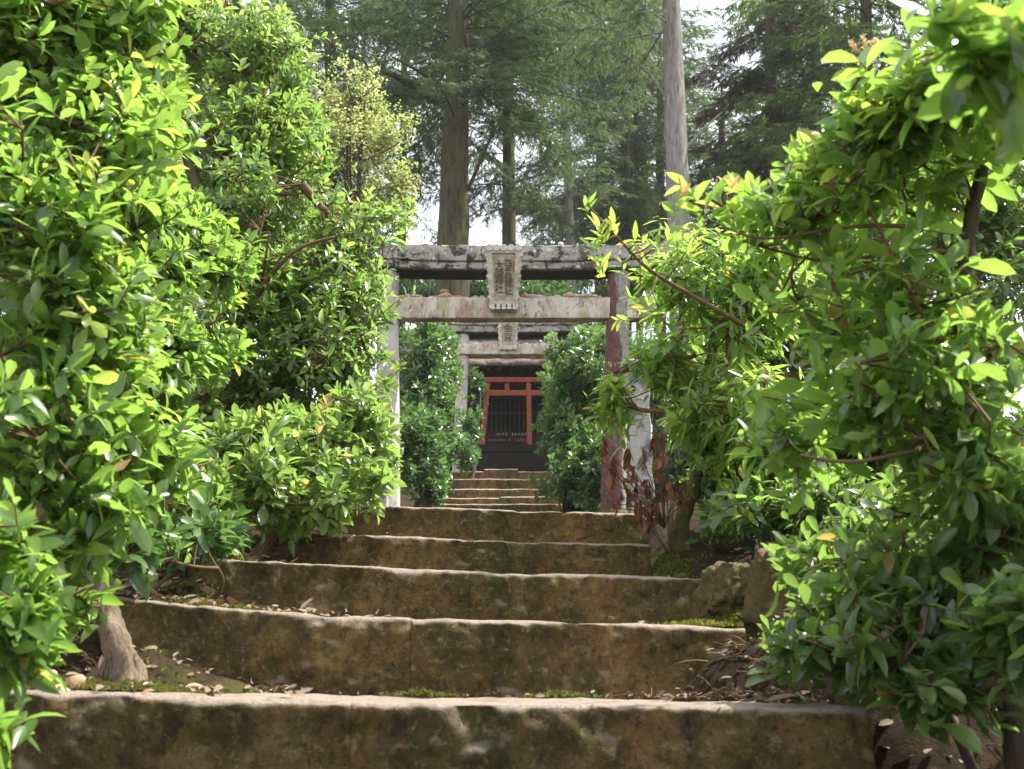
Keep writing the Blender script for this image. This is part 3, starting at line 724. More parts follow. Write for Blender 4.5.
left_post(362,505,364,440,7.4,0.035,'thin pale stake in leaves left of the torii','pale_stone')

# ------------------------------------------------------------------ small vermilion torii and the shrine
PLAT = at(512,449,16.9).z
def red_torii():
    D=16.9
    root=thing('red_gate','small vermilion wooden torii gate standing before the dark shrine door','gate',(at(506,449,D).x,D,PLAT))
    for (xt,xb) in ((488,482),(528.5,529.5)):
        a=at(xb,449,D); b=at(xt,382,D); a.z=PLAT
        mb=MB(); mb.loft([a+(b-a)*(i/12) for i in range(13)], rring(0.042,0.042,0.015,0.02),(1,0,0),(0,1,0),0.003,6,2); mb.build('pillar',M['vermilion'],root,True)
    A=at(483.5,378,D); B=at(546,378,D); z0=at(512,383,D).z
    mb=MB(); mb.loft([(x,D,(A.z+z0)/2) for x in lin(A.x,B.x,0.05)], rring(0.06,(A.z-z0)/2,0.008,0.03),(0,1,0),(0,0,1),0.002,6,2); mb.build('top_beam',M['vermilion'],root,True)
    A=at(473,390.5,D); B=at(546,390.5,D); z0=at(512,396,D).z
    mb=MB(); mb.loft([(x,D,(A.z+z0)/2) for x in lin(A.x,B.x,0.05)], rring(0.03,(A.z-z0)/2,0.006,0.03),(0,1,0),(0,0,1),0.002,6,2); mb.build('tie_beam',M['vermilion'],root,True)
    c=at(507,387,D); mb=MB(); mb.box(c.x-0.038,c.x+0.038,D-0.025,D+0.025,at(507,390.6,D).z,at(507,382.9,D).z); mb.build('strut',M['vermilion'],root)
red_torii()

def shrine():
    root=thing('wooden_shrine','dark wooden shrine with bark roof and lattice door behind the small red torii','shrine',(0,18.2,3.1))
    cx=at(510,450,17.6).x
    wx=1.35
    mb=MB(); mb.box(cx-wx-0.25,cx+wx+0.25,16.55,20.2,PLAT-0.12,PLAT); 
    for i in range(3): mb.box(cx-0.9,cx+0.9,15.75+0.27*i,16.02+0.27*i if i<2 else 16.545,2.9,2.9+ (PLAT-0.15-2.9)*(i+1)/3.2)
    mb.build('platform',M['dark_wood'],root)
    mb=MB(); mb.box(cx-wx-0.15,cx+wx+0.15,16.7,20.1,2.8,PLAT-0.121); mb.build('base',M['dark_wood'],root)
    ez=at(512,368,17.0).z
    mb=MB()
    mb.box(cx-wx,cx+wx,19.5,19.6,PLAT,ez+0.6); mb.box(cx-wx,cx-wx+0.08,17.6,19.5,PLAT,ez+0.35); mb.box(cx+wx-0.08,cx+wx,17.6,19.5,PLAT,ez+0.35)
    mb.box(cx-wx,cx-0.62,17.5,17.58,PLAT,ez+0.1); mb.box(cx+0.62,cx+wx,17.5,17.58,PLAT,ez+0.1); mb.box(cx-0.62,cx+0.62,17.5,17.58,ez-0.45,ez+0.1)
    mb.build('wall',M['dark_wood'],root)
    mb=MB(); mb.box(cx+0.64,cx+1.0,17.46,17.495,PLAT+0.02,PLAT+0.75); 
    for z in (PLAT+0.02,PLAT+0.42,PLAT+0.75): mb.box(cx+0.62,cx+1.02,17.44,17.459,z,z+0.05)
    mb.build('side_panel',M['brown_wood'],root)
    for sx in (-1.15,-0.66,0.66,1.15):
        mb=MB(); mb.loft([(cx+sx,17.42,PLAT+(ez-PLAT)*i/10) for i in range(11)], rring(0.05,0.05,0.01,0.03),(1,0,0),(0,1,0),0.003,5,1); mb.build('pillar',M['dark_wood'],root,True)
    mb=MB(); mb.box(cx-1.4,cx+1.4,17.30,17.42,ez-0.06,ez+0.06); mb.build('eave_beam',M['dark_wood'],root)
    dr=MB(); dr.box(cx-0.6,cx+0.6,17.56,17.58,PLAT,ez-0.46); d=dr.build('door',M['dark_wood'],root)
    mb=MB()
    for i in range(15):
        x=cx-0.58+1.16*i/14; mb.box(x-0.011,x+0.011,17.50,17.545,PLAT+0.03,ez-0.47)
    for z in (PLAT+0.05,PLAT+0.38,PLAT+0.8): mb.box(cx-0.6,cx+0.6,17.546,17.559,z,z+0.035)
    mb.build('lattice',layered('greyed_lattice_wood',[],(12,[(0.3,(0.03,0.027,0.02)),(0.7,(0.06,0.053,0.04))]),[]),d)
    # offering board with two faded rows of marks
    ob=MB(); ob.box(cx-0.55,cx+0.55,17.36,17.40,PLAT+0.03,PLAT+0.44); b=ob.build('offering_board',M['dark_wood'],root)
    text_mesh('inscription','I E I P C    B E A G O',0.064,(cx+0.03,17.352,PLAT+0.37),math.pi/2,M['white_marks'],b,0.002)
    text_mesh('inscription','H E N O U L E    ( O E L J',0.064,(cx-0.04,17.352,PLAT+0.265),math.pi/2,M['pink_marks'],b,0.002)
    # gabled bark roof, ridge across
    re=at(512,361,16.75); rz=at(512,337,18.4)
    rf=MB(); nx=70; ny=22; x0,x1=cx-2.0,cx+2.0
    top=[];bot=[]
    def prof(t):
        y=16.75+(20.1-16.75)*t; u=abs(y-18.4)/1.65
        return y, rz.z-(rz.z-re.z)*min(1.1,u)**0.85
    for j in range(ny+1):
        y,z=prof(j/ny)
        for i in range(nx+1):
            x=x0+(x1-x0)*i/nx; q=mnoise.fractal(Vector((x*3,y*3,0)),1,2,4)
            edge=1.0 if j in (0,ny) else 0.3
            top.append((x,y-(0.05*q if j==0 else 0),z+0.06*q*edge)); bot.append((x,y,z-0.09-0.02*abs(q)))
    vs=top+bot; o=len(top); fs=[]; w=nx+1
    for j in range(ny):
        for i in range(nx):
            a=j*w+i; fs.append((a,a+1,a+1+w,a+w)); fs.append((o+a,o+a+w,o+a+w+1,o+a+1))
    for i in range(nx): fs.append((i,o+i,o+i+1,i+1)); a=ny*w+i; fs.append((a,a+1,o+a+1,o+a))
    for j in range(ny): a=j*w; fs.append((a,a+w,o+a+w,o+a)); a=j*w+nx; fs.append((a,o+a,o+a+w,a+w))
    rf.add(vs,fs); r=rf.build('roof',M['bark_roof'],root,True)
    mb=MB(); mb.loft([(x,18.4,rz.z+0.05) for x in lin(cx-2.05,cx+2.05,0.1)], rring(0.14,0.06,0.02,0.05),(0,1,0),(0,0,1),0.006,4,2); mb.build('ridge_cap',M['roof_cap'],r,True)
    mb=MB()
    for i in range(21):
        x=cx-1.9+3.8*i/20; mb.slab([Vector((x-0.03,16.80,re.z-0.10)),Vector((x+0.03,16.80,re.z-0.10)),Vector((x+0.03,16.80,re.z-0.16)),Vector((x-0.03,16.80,re.z-0.16))],(0,0.75,0.34))
    mb.build('rafters',M['dark_wood'],root)
shrine()

# ------------------------------------------------------------------ rocks
def big_rock(name,label,px,py,D,size,seed,sub=4,amp=0.5,lean=0.0):
    c=at(px,py,D); bm=bmesh.new(); bmesh.ops.create_cube(bm,size=2.0); bmesh.ops.subdivide_edges(bm,edges=bm.edges,cuts=26,use_grid_fill=True)
    off=Vector((seed*3.7,seed*1.1,seed*2.9))
    for v in bm.verts:
        p=v.co.copy(); l=p.length; s=max(abs(p.x),abs(p.y),abs(p.z)); q=p.normalized()*(0.55*1.0+0.45*l/1.0)*0.95
        k=mnoise.fractal(p*1.1+off,0.8,2,6)*0.5*amp; q=q*(1+k)+p.normalized()*(0.035*mnoise.fractal(p*3.5+off,0.8,2,4)+0.04*abs(mnoise.noise(Vector((p.x*5,p.y*5,p.z*1.2))+off)))
        q.x+=lean*q.z
        v.co=Vector((q.x*size[0],q.y*size[1],q.z*size[2]))
    me=bpy.data.meshes.new(name); bm.to_mesh(me); bm.free(); me.polygons.foreach_set('use_smooth',[True]*len(me.polygons))
    return tag(link_mesh(name,me,M['rock'],None,c),label,'rock')
big_rock('mossy_rock','upright square mossy rock at the right end of the second step',781,602,2.75,(0.085,0.10,0.14),3,amp=0.42,lean=-0.08)
big_rock('mossy_rock','low pale topped rock left of the upright mossy rock',728,592,2.98,(0.085,0.11,0.085),5,amp=0.4,lean=0.1)
pebble('round_pebble',at(75,684,2.05)+Vector((0,0,-0.012)),(0.018,0.016,0.018),M['pebble_tan'],'round brown pebble on moss at the left of the bottom step','stone',None,0.75,5,2,0.6)
pebble('round_pebble',at(60,689,2.02)+Vector((0,0,-0.012)),(0.017,0.014,0.013),M['pebble'],'pale flat pebble at the left end of the bottom step','stone',None,0.8,6)
pebble('round_pebble',at(50,676,2.14)+Vector((0,0,-0.012)),(0.014,0.013,0.014),M['pebble_tan'],'small brown stone behind the round pebble, under the left shrub','stone',None,0.9,9)

# ------------------------------------------------------------------ shrubs
def gbase(px,py,D):
    p=at(px,py,D); p.z=float(ground_z(p.x,p.y)); return p
def bez3(pts,n):
    """smooth curve through points"""
    P=[Vector(p) for p in pts]; out=[]
    for i in range(len(P)-1):
        p0=P[max(i-1,0)];p1=P[i];p2=P[i+1];p3=P[min(i+2,len(P)-1)]
        for k in range(n):
            t=k/n; out.append(0.5*((2*p1)+(p2-p0)*t+(2*p0-5*p1+4*p2-p3)*t*t+(3*p1-p0-3*p2+p3)*t**3))
    out.append(P[-1]); return out

# near left shrub with the bare flared trunk
tb=gbase(130,690,2.2); 
tp=bez3([tb+Vector((0.02,0,-0.04)),at(122,660,2.2),at(104,610,2.2),at(92,560,2.18),at(70,430,2.1),at(60,250,2.05)],6)
tr_=[0.062,0.056,0.050,0.045,0.040,0.036]+[0.034,0.032,0.031,0.030,0.029,0.028]+[0.027-0.0009*i for i in range(19)]
def roots(L,mb,root):
    rb=MB()
    for (px,py,D,r) in ((185,694,2.2,0.028),(158,700,2.05,0.022),(85,690,2.15,0.03),(70,686,2.25,0.02)):
        e=at(px,py,D); e.z=float(ground_z(e.x,e.y))-0.005
        q=bezier(at(118,648,2.2)+Vector((0,0.01,0)),e,(0,0,-0.015),11); rb.tube(q,[0.022*(1-0.6*i/10)*(r/0.03) for i in range(11)],10,0.45,22)
    rb.build('roots',M['bark_tan'],root,True)
shrub('broadleaf_shrub','tall glossy shrub on the far left with pale bare trunk base on the steps','shrub',tb,
      [(55,60,1.95,115,100,.32),(35,25,1.85,80,55,.25),(125,20,2.0,60,50,.25),(30,190,1.85,140,110,.34),(70,290,1.85,100,100,.3),(50,400,1.8,115,95,.3),(90,480,1.8,90,75,.22),(20,540,1.7,75,70,.22),(15,620,1.62,50,50,.14),(110,140,2.0,75,90,.25),(105,330,2.0,65,80,.25),(35,640,1.75,40,32,.12),(75,590,1.85,30,28,.1)],
      1520,0.072,T_BROAD,'leaf_sun',21,nleaf=8,gap=0.3,gfreq=4.0,trunk=(tp,tr_),trunk_mat='bark_tan',trunk_r=0.012,tint0=0.42,twig_len=0.12,branches=7,extra=roots,top_lit=0.3)
shrub('broadleaf_shrub','glossy shrub on the left between the bare trunk and the tall small leaved shrub','shrub',gbase(60,600,3.2),
      [(150,90,3.1,75,90,.35),(130,230,3.0,85,90,.4),(175,330,2.95,65,75,.35),(120,420,2.9,90,80,.35),(165,460,2.75,60,60,.3),(110,520,2.6,70,50,.25),(200,250,3.2,50,60,.3)],
      1500,0.075,T_BROAD,'leaf_sun',23,nleaf=8,gap=0.3,gfreq=3.5,trunk_r=0.02,tint0=0.34,stems=3,twig_len=0.13,branches=7,top_lit=0.3)
# left foreground sprig
shrub('low_sprig','small leafy sprig in the bottom left corner below the first step','shrub',gbase(-30,769,1.45),
      [(-10,728,1.45,26,16,.06)],9,0.075,T_BROAD,'leaf_sun',5,nleaf=6,gap=0.0,trunk_r=0.006,tint0=0.5,branches=2,twig_len=0.06,trunk_mat='twig')
# tall left shrub by the torii
def curved_limb(L,mb,root):
    q=bez3([at(255,300,4.3),at(275,270,4.15),at(300,248,4.1),at(335,237,4.1)],6); mb.tube(q,[0.014-0.0004*i for i in range(len(q))],7)
shrub('broadleaf_shrub','tall bright green shrub with small leaves left of the torii','shrub',gbase(270,560,4.6),
      [(248,45,4.7,66,70,.5),(225,140,4.7,85,85,.6),(265,190,4.6,75,80,.55),(350,232,4.6,60,60,.45),(345,300,4.6,46,62,.45),(260,300,4.5,110,90,.6),(330,360,4.5,70,70,.45),(230,400,4.4,100,90,.55),(290,130,4.8,28,50,.3),(190,40,4.9,45,60,.4)],
      4000,0.074,T_BROAD,'leaf_mid',31,nleaf=7,gap=0.42,gfreq=2.6,trunk_r=0.05,tint0=0.5,stems=4,branches=9,twig_len=0.18,trunk_mat='bark_moss',extra=curved_limb,top_lit=0.35)
# low left shrub in front
def red_tips(spots):
    def f(L,mb,root):
        R=Leaves(); P=np.array([at(*s)[:] for s in spots]); A=nrm(np.array([[0,0,1.0]])+RNG.normal(0,.3,P.shape))
        rosettes(R,P,A,5,0.06,T_SLIM,0.02,(30,70),0,0.3,0.5,0.1)
        for p in P: mb.tube([Vector(p)+Vector((0,0.03,-0.12)),Vector(p)],[0.003,0.002],4)
        R.build('young_leaves',M['leaf_red'],root)
    return f
shrub('low_shrub','low light green shrub with orange young tips beside the upper steps, left','shrub',gbase(235,560,3.7),
      [(280,440,3.7,85,55,.3),(355,430,3.9,48,62,.28),(230,490,3.4,70,45,.25),(330,485,3.7,70,40,.28),(372,462,4.2,22,45,.2),(285,508,3.6,60,20,.2),(215,535,3.3,40,20,.15)],
      760,0.08,T_BROAD,'leaf_mid',41,nleaf=8,gap=0.3,gfreq=3.5,trunk_r=0.014,tint0=0.62,stems=5,branches=6,twig_len=0.14,trunk_mat='twig',twig_mat='green_twig',
      extra=red_tips([(322,408,3.5),(318,430,3.5),(326,402,3.52)]))
shrub('low_shrub','small dark leaved seedling shrub on the leaf mould left of the third step','shrub',gbase(195,575,3.0),
      [(190,530,2.95,65,32,.18),(130,540,2.6,40,35,.15)],70,0.085,T_BROAD,'leaf_deep',43,nleaf=6,gap=0.2,trunk_r=0.008,tint0=0.5,stems=3,branches=4,twig_len=0.1,trunk_mat='twig')
# shrubs behind the near torii
shrub('broadleaf_shrub','dark green shrub behind the left pillar of the near torii','shrub',gbase(420,520,10.8),
      [(420,370,11,42,55,.9),(432,430,11.2,30,65,.8),(410,455,10.4,42,55,.8),(446,360,12.5,18,35,.6),(428,478,11.2,22,24,.5)],
      2300,0.105,T_BROAD[:3],'leaf_deep',51,nleaf=7,gap=0.3,gfreq=1.6,trunk_r=0.05,tint0=0.72,stems=4,branches=7,twig_len=0.25,top_lit=0.3)
shrub('broadleaf_shrub','thin dark shrub between the far torii pillar and the shrine','shrub',gbase(470,470,14.6),
      [(474,385,15.9,14,22,.3),(470,430,14.8,12,38,.3),(462,450,14.0,14,22,.3)],430,0.11,T_BROAD[:2],'leaf_deep',53,nleaf=6,gap=0.25,trunk_r=0.03,tint0=0.3,stems=2,branches=4,twig_len=0.2)
shrub('broadleaf_shrub','pale topped green shrub to the right of the far flight of steps','shrub',gbase(575,520,10.8),
      [(580,370,11.0,38,48,.8),(580,430,11.0,38,55,.8),(590,470,10.4,40,45,.8),(566,400,12,22,45,.6),(605,400,11,30,60,.6),(588,488,11.2,28,22,.5)],
      2500,0.11,T_BROAD[:3],'leaf_deep',57,nleaf=8,gap=0.28,gfreq=1.6,trunk_r=0.05,tint0=0.85,stems=4,branches=7,twig_len=0.25,top_lit=0.4)
shrub('broadleaf_shrub','shaded green shrub behind the right end of the torii beam','shrub',gbase(700,520,12.5),
      [(660,380,12.5,60,70,1.0),(700,450,12.0,60,60,1.0),(735,350,13,50,60,1.0)],1500,0.12,T_BROAD[:2],'leaf_deep',59,nleaf=7,gap=0.2,gfreq=1.5,trunk_r=0.05,tint0=0.45,stems=3,branches=6,twig_len=0.25)
# right middle tree, drooping yellow green leaves
tb=gbase(676,552,3.95)
tp=bez3([tb+Vector((0,0,-0.05)),at(682,520,3.95),at(700,470,3.95),at(706,400,3.9),at(715,330,3.85)],7)
def branch_up(L,mb,root):
    q=bez3([at(762,335,3.5),at(700,300,3.4),at(650,270,3.35),at(618,238,3.3),at(588,205,3.3)],6)
    mb.tube(q,[0.011-0.00035*i for i in range(len(q))],7)
    P=[];A=[]
    for (px,py) in ((588,200),(600,228),(613,222),(596,243),(640,236),(655,240),(670,232),(622,262),(648,300),(600,265),(690,245)):
        P.append(at(px,py,3.3+random.uniform(-.12,.12))[:]); A.append((random.uniform(-.4,.2),random.uniform(-.3,.3),1))
    P=np.array(P);A=np.array(A); rosettes(L,P,A,9,0.085,T_SLIM,0.06,(35,80),0.0,0.5,0.75,0.12)
    for p in P:
        p=Vector(p); s=min(q,key=lambda t:(t-p).length); mb.tube(bezier(s,p,(0,0,-0.02),5),[0.004,0.0035,0.003,0.0025,0.002],4)
    red_tips([(727,187,2.6),(640,252,3.3)])(L,mb,root)
    # mossy swelling of the trunk base
shrub('drooping_tree','small tree with drooping yellow green leaves and mossy trunk, right of the steps','tree',tb,
      [(690,290,3.8,75,62,.38),(735,330,3.7,60,70,.38),(668,350,3.75,35,45,.25),(705,410,3.8,50,60,.35),(612,400,3.8,18,40,.12),(760,260,3.6,55,60,.3),(760,420,3.5,60,70,.35)],
      800,0.088,T_SLIM,'leaf_sun',61,nleaf=7,gap=0.5,gfreq=3.0,trunk=(tp,[0.065,0.055,0.05,0.046,0.042,0.038,0.035]+[0.033-0.0008*i for i in range(22)]),trunk_mat='bark_moss',trunk_r=0.02,tint0=0.66,droop=0.6,twig_len=0.18,branches=7,extra=branch_up,tvar=0.14)
# near right shrub
tb=gbase(1008,735,1.85)
tp=bez3([tb+Vector((0,0,-0.05)),at(1003,610,1.82),at(988,480,1.75),at(965,380,1.75),at(968,240,1.75),at(990,140,1.75),at(1000,60,1.75)],6)
def right_branches(L,mb,root):
    for pts in ([at(970,235,1.75),at(900,226,1.7),at(840,228,1.68),at(760,238,1.7),at(700,215,1.75)],
                [at(968,380,1.75),at(925,320,1.68),at(890,250,1.66),at(868,205,1.66)],
                [at(975,255,1.75),at(905,250,1.72),at(830,262,1.75),at(740,240,1.8)],
                [at(972,440,1.75),at(910,452,1.66),at(850,462,1.62),at(800,455,1.65)]):
        q=bez3(pts,6); mb.tube(q,[0.0052-0.00015*i for i in range(len(q))],6)
    spots=[(690,190,1.8),(675,205,1.8),(705,212,1.8),(720,200,1.85),(735,212,1.8),(745,190,1.8)]
    P=np.array([at(*s)[:] for s in spots]); A=np.array([(random.uniform(-.6,.1),-.1,.9) for _ in spots])
    rosettes(L,P,A,8,0.075,T_BROAD,0.05,(35,80),0.1,0.5,0.6,0.2)
    R=Leaves(); P=np.array([at(*s)[:] for s in [(682,192,1.78),(734,184,1.78)]]); rosettes(R,P,np.array([(0,0,1.0),(0.1,0,1)]),5,0.045,T_SLIM,0.015,(15,55),0,0.3,0.5,0.1); R.build('young_leaves',M['leaf_red'],root)
    Fl=Leaves(); P=at(868,62,1.6)
    for dx,dz in ((-.045,.015),(-.03,.045),(-.004,.055),(.02,.05)):
        e=Vector(P)+Vector((dx,0,dz)); pts=np.array([(Vector(P)+(e-Vector(P))*(i/16))[:] for i in range(17)]); 
        rosettes(Fl,pts,np.tile(np.array([[dx,0,dz]]),(17,1)),5,0.012,T_SMALL,0.004,(40,80),0,0.2,0.5,0.1)
    Fl.build('flower_spikes',M['flower'],root)
shrub('broadleaf_shrub','large shrub on the near right with dark upright trunk and long side branches','shrub',tb,
      [(955,150,1.75,80,90,.25),(935,75,1.5,65,55,.2),(985,60,1.5,70,60,.2),(895,120,1.6,45,45,.15),(890,170,1.7,70,70,.22),(835,150,1.7,50,48,.2),(800,215,1.75,70,42,.2),(860,110,1.65,30,32,.12),(900,290,1.7,110,60,.22),(800,300,1.8,60,50,.2),(880,400,1.75,130,75,.25),(980,330,1.7,60,110,.22),(790,420,1.95,55,70,.2),(970,460,1.65,70,80,.2),(1230,150,1.7,150,170,.35),(1260,380,1.7,150,150,.35),(1180,560,1.75,110,100,.3)],  # last three lobes are out of view, added to shade the lower right
      880,0.074,T_BROAD,'leaf_sun',71,nleaf=7,gap=0.45,gfreq=5.0,trunk=(tp,[0.024-0.0004*i for i in range(37)]),trunk_r=0.014,tint0=0.5,twig_len=0.12,branches=6,extra=right_branches,top_lit=0.4,droop=0.1,limb_k=0.6)
shrub('low_shrub','low green shrub behind the two mossy rocks on the right bank','shrub',gbase(790,545,3.3),
      [(765,505,3.3,60,32,.22),(830,500,3.1,60,45,.25),(735,470,3.9,50,55,.25),(890,520,2.8,70,50,.25),(790,430,3.9,80,60,.3),(900,440,3.4,90,70,.3),(980,480,3.0,80,90,.3),(720,520,3.6,28,22,.15)],900,0.078,T_BROAD,'leaf_mid',83,nleaf=7,gap=0.3,gfreq=3.5,trunk_r=0.012,tint0=0.35,stems=4,branches=6,twig_len=0.14,trunk_mat='bark_dark')
# second dark stem and low dark shrub lower right
shrub('low_shrub','low dark leaved shrub in shade at the lower right beside the bottom steps','shrub',gbase(1035,715,1.95),
      [(910,560,1.9,95,55,.22),(850,615,1.95,60,34,.16),(800,636,1.95,45,14,.1),(930,688,1.75,80,14,.12),(950,610,1.8,80,60,.2),(985,540,1.75,50,70,.2),(880,640,1.8,85,25,.14),(960,680,1.75,60,16,.12),(1010,620,1.6,50,60,.2),(860,660,1.95,60,18,.14),(790,650,2.1,30,16,.1),(930,480,2.0,70,50,.2),(850,560,2.1,60,30,.18)],
      520,0.076,T_BROAD,'leaf_mid',81,nleaf=6,gap=0.45,gfreq=4.5,trunk_r=0.010,tint0=0.1,stems=2,branches=7,twig_len=0.11,trunk_mat='bark_dark')
shrub('broadleaf_shrub','blurred leafy branch hanging in from the top right corner','shrub',gbase(1180,760,1.3),
      [(1000,45,0.95,70,55,.12),(1040,130,1.0,45,55,.1),(950,20,0.95,30,22,.08),(1080,30,1.0,60,80,.14),(1120,300,1.1,50,160,.14)],
      42,0.085,T_BROAD,'leaf_sun',91,nleaf=7,gap=0.1,gfreq=6,trunk_r=0.004,tint0=0.6,twig_len=0.08,branches=3,limb_k=0.2)

# background thicket left and right so the banks are closed
shrub('broadleaf_shrub','shadowed green shrub filling the bank behind the far left shrub','shrub',gbase(60,560,5.5),
      [(60,120,5.8,120,130,.7),(40,340,5.6,130,130,.7),(130,450,5.2,100,80,.6),(160,60,6.0,60,70,.5),(185,230,5.6,60,80,.5)],2600,0.10,T_BROAD[:2],'leaf_mid',95,nleaf=7,gap=0.2,gfreq=2,trunk_r=0.05,tint0=0.4,stems=3,branches=6,twig_len=0.25)
shrub('broadleaf_shrub','shadowed green shrub filling the bank behind the near right shrub','shrub',gbase(900,560,5.6),
      [(760,330,5.8,60,80,.6),(860,300,5.6,120,90,.7),(960,230,5.6,120,150,.7),(850,450,5.3,120,90,.6),(980,480,5.0,100,110,.6),(1000,100,6,80,80,.6)],2300,0.10,T_BROAD[:2],'leaf_mid',97,nleaf=7,gap=0.2,gfreq=2,trunk_r=0.05,tint0=0.5,stems=3,branches=6,twig_len=0.25)

# withered brown twigs
def withered():
    b=gbase(672,560,3.72)
    root=thing('withered_twigs','withered brown leaves hanging on broken twigs by the right end of the steps','plant',b)
    L=Leaves(); mb=MB(); P=[]
    for (px,py) in ((612,490),(618,515),(634,488),(643,470),(646,500),(655,520),(640,522),(660,476),(668,500),(628,468),(676,505),(684,512),(650,535),(662,455),(610,478),(655,462),(632,505),(648,515),(640,535),(605,462)):
        for _ in range(2):
            p=at(px+random.uniform(-4,4),py-8+random.uniform(-5,5),3.72+random.uniform(-.1,.1)); P.append(p[:])
            mb.tube(bezier(b+Vector((0,0,-0.02)) if random.random()<.3 else at(664,528,3.74),p,(0,0,0.05),7),[0.003,0.0028,0.0026,0.0024,0.002,0.0018,0.0015],4)
    P=np.array(P); A=np.tile(np.array([[0,0,-1.0]]),(len(P),1))+RNG.normal(0,.25,P.shape)
    rosettes(L,P,A,9,0.052,T_DRY,0.06,(5,45),0.7,0.1,0.3,0.1,0.3)
    mb.build('twigs',M['twig'],root,True); L.build('dry_leaves',M['leaf_dead'],root)
withered()

# ------------------------------------------------------------------ conifers
def conifer(name,label,px0,py0,px1,py1,D,r0,r1,bark,nb,zr,blen,mat,seed,tilt=-0.15,dens=1.0,az=None,blade=0.17,group=None,dead=0,limbs=None,cat='conifer'):
    """trunk through two pixels at distance D; boughs between pixel rows zr[0] (low) and zr[1] (high)"""
    rs=np.random.default_rng(seed); rnd=random.Random(seed)
    a=at(px1,py1,D); b=at(px0,py0,D); dirv=(b-a)/(b.z-a.z)
    g=float(ground_z(a.x,D)); base=a+dirv*(g-a.z); ztop=at(512,zr[1],D).z+2.0; zl=at(512,zr[0],D).z
    ztop=max(ztop,b.z+1.5)
    root=thing(name,label,cat,(base.x,base.y,g),group)
    def tp(z): return base+dirv*(z-g)
    n=40; mb=MB(); pts=[tp(g-0.3+(ztop-g+0.3)*i/n) for i in range(n+1)]
    def rad(z):
        t=(z-a.z)/max(0.1,(b.z-a.z)); r=r0+(r1-r0)*t
        if z<g+1.2: r*=1+0.35*(g+1.2-z)/1.2
        return max(0.02,r if z<b.z else r1*max(0.15,1-(z-b.z)/max(.1,ztop-b.z+0.5)))
    mb.tube(pts,[rad(p.z) for p in pts],16,0.10,2.5); mb.build('trunk',M[bark],root,True)
    bm_=MB(); L=Leaves()
    TP=[];TD=[];TL=[]; nb=int(nb*2.15)
    for i in range(nb):
        z=zl+(ztop-1.0-zl)*(i+rnd.random())/nb; p=tp(z)
        an=rnd.uniform(0,6.283) if az is None else rnd.uniform(*az)
        Lb=blen*rnd.uniform(0.6,1.15)
        h=Vector((math.cos(an),math.sin(an),0)); e=p+h*Lb+Vector((0,0,Lb*(tilt+rnd.uniform(-.2,.15))))
        q=bezier(p,e,(rnd.uniform(-.2,.2),rnd.uniform(-.2,.2),Lb*0.14),10)
        bm_.tube(q,[max(0.008,0.022*Lb/3*(1-0.85*k/9)) for k in range(10)],5)
        side=h.cross(Vector((0,0,1)))
        nt=int(Lb*9*dens)
        for k in range(nt):
            t=0.18+0.82*(k+rnd.random())/nt; j=min(8,int(t*9)); c=q[j]+(q[j+1]-q[j])*(t*9-j)
            sgn=1 if k%2 else -1
            d=(side*sgn*rnd.uniform(0.5,1.0)+h*rnd.uniform(0.3,0.9)+Vector((0,0,rnd.uniform(-.55,.1)))).normalized()
            TP.append(c[:]);TD.append(d[:]);TL.append((0.30+0.75*(1-t)*0.8)*rnd.uniform(0.6,1.2)*min(1.2,Lb/3))
    TP=np.array(TP);TD=np.array(TD);TL=np.array(TL); m=len(TP)
    for p,d,l in zip(TP,TD,TL):
        bm_.tube([p,p+d*l*0.6,p+d*l+np.array([0,0,-0.08*l])],[0.006,0.004,0.002],3,cap=False)
    K=24; idx=np.repeat(np.arange(m),K); k=np.tile(np.arange(K),m); t=(k+rs.uniform(size=m*K))/K
    P=TP[idx]+TD[idx]*(TL[idx]*t)[:,None]; P[:,2]-=0.08*TL[idx]*t*t
    up=np.array([[0,0,1.0]]); sd=nrm(np.cross(TD,up)+1e-6)
    sg=np.where(k%2==0,1.0,-1.0)[:,None]
    d=nrm(TD[idx]*rs.uniform(0.5,1.1,m*K)[:,None]+sd[idx]*sg*rs.uniform(0.2,1.0,m*K)[:,None]+np.stack([np.zeros(m*K),np.zeros(m*K),rs.uniform(-.7,.15,m*K)],1))
    nn=up+rs.normal(0,.35,(m*K,3)); s=blade*rs.uniform(0.6,1.3,m*K)
    tt=np.clip(np.repeat(rs.normal(0.45,0.2,m),K)+rs.normal(0,.1,m*K)+0.2*t,0,1)
    L.add(P,d,nn,s,tt,T_NEEDLE)
    for lim in (limbs or []):
        bm_.tube(bez3([at(*c) for c in lim[0]],6),np.linspace(lim[1],lim[2],6*(len(lim[0])-1)+1),8,0.15,5)
    bm_.build('branches',M[bark if dead==0 else 'bark_dark'],root,True)
    L.build('foliage',M[mat],root)
    return root

conifer('cedar_tree','thick mossy brown cedar trunk with a heavy limb, left of the torii plaque',459,0,453,243,20,0.35,0.22,'bark_brown',26,(130,-40),3.6,'needle',101,dens=0.9,
        limbs=[([(446,106,20),(420,90,19.5),(396,76,19),(384,72,18.5)],0.12,0.06),([(450,90,20),(425,75,19),(395,58,18)],0.05,0.02),([(468,190,20),(485,150,19.5),(500,120,19.3)],0.05,0.02)])
conifer('cedar_tree','slim mossy trunk directly behind the torii plaque',508,0,509,243,25,0.19,0.14,'bark_brown',26,(190,-40),3.4,'needle',103,dens=0.9)
conifer('cedar_tree','pale grey bare trunk rising behind the right end of the torii',671,0,679.5,240,17,0.22,0.185,'bark_grey',7,(40,-60),3.0,'needle',105,az=(1.6,4.6),dens=0.8,
        limbs=[([(685,150,17),(705,128,17),(722,112,17)],0.035,0.012),([(668,100,17),(650,75,17),(632,60,16.8),(615,48,16.6)],0.04,0.015)])
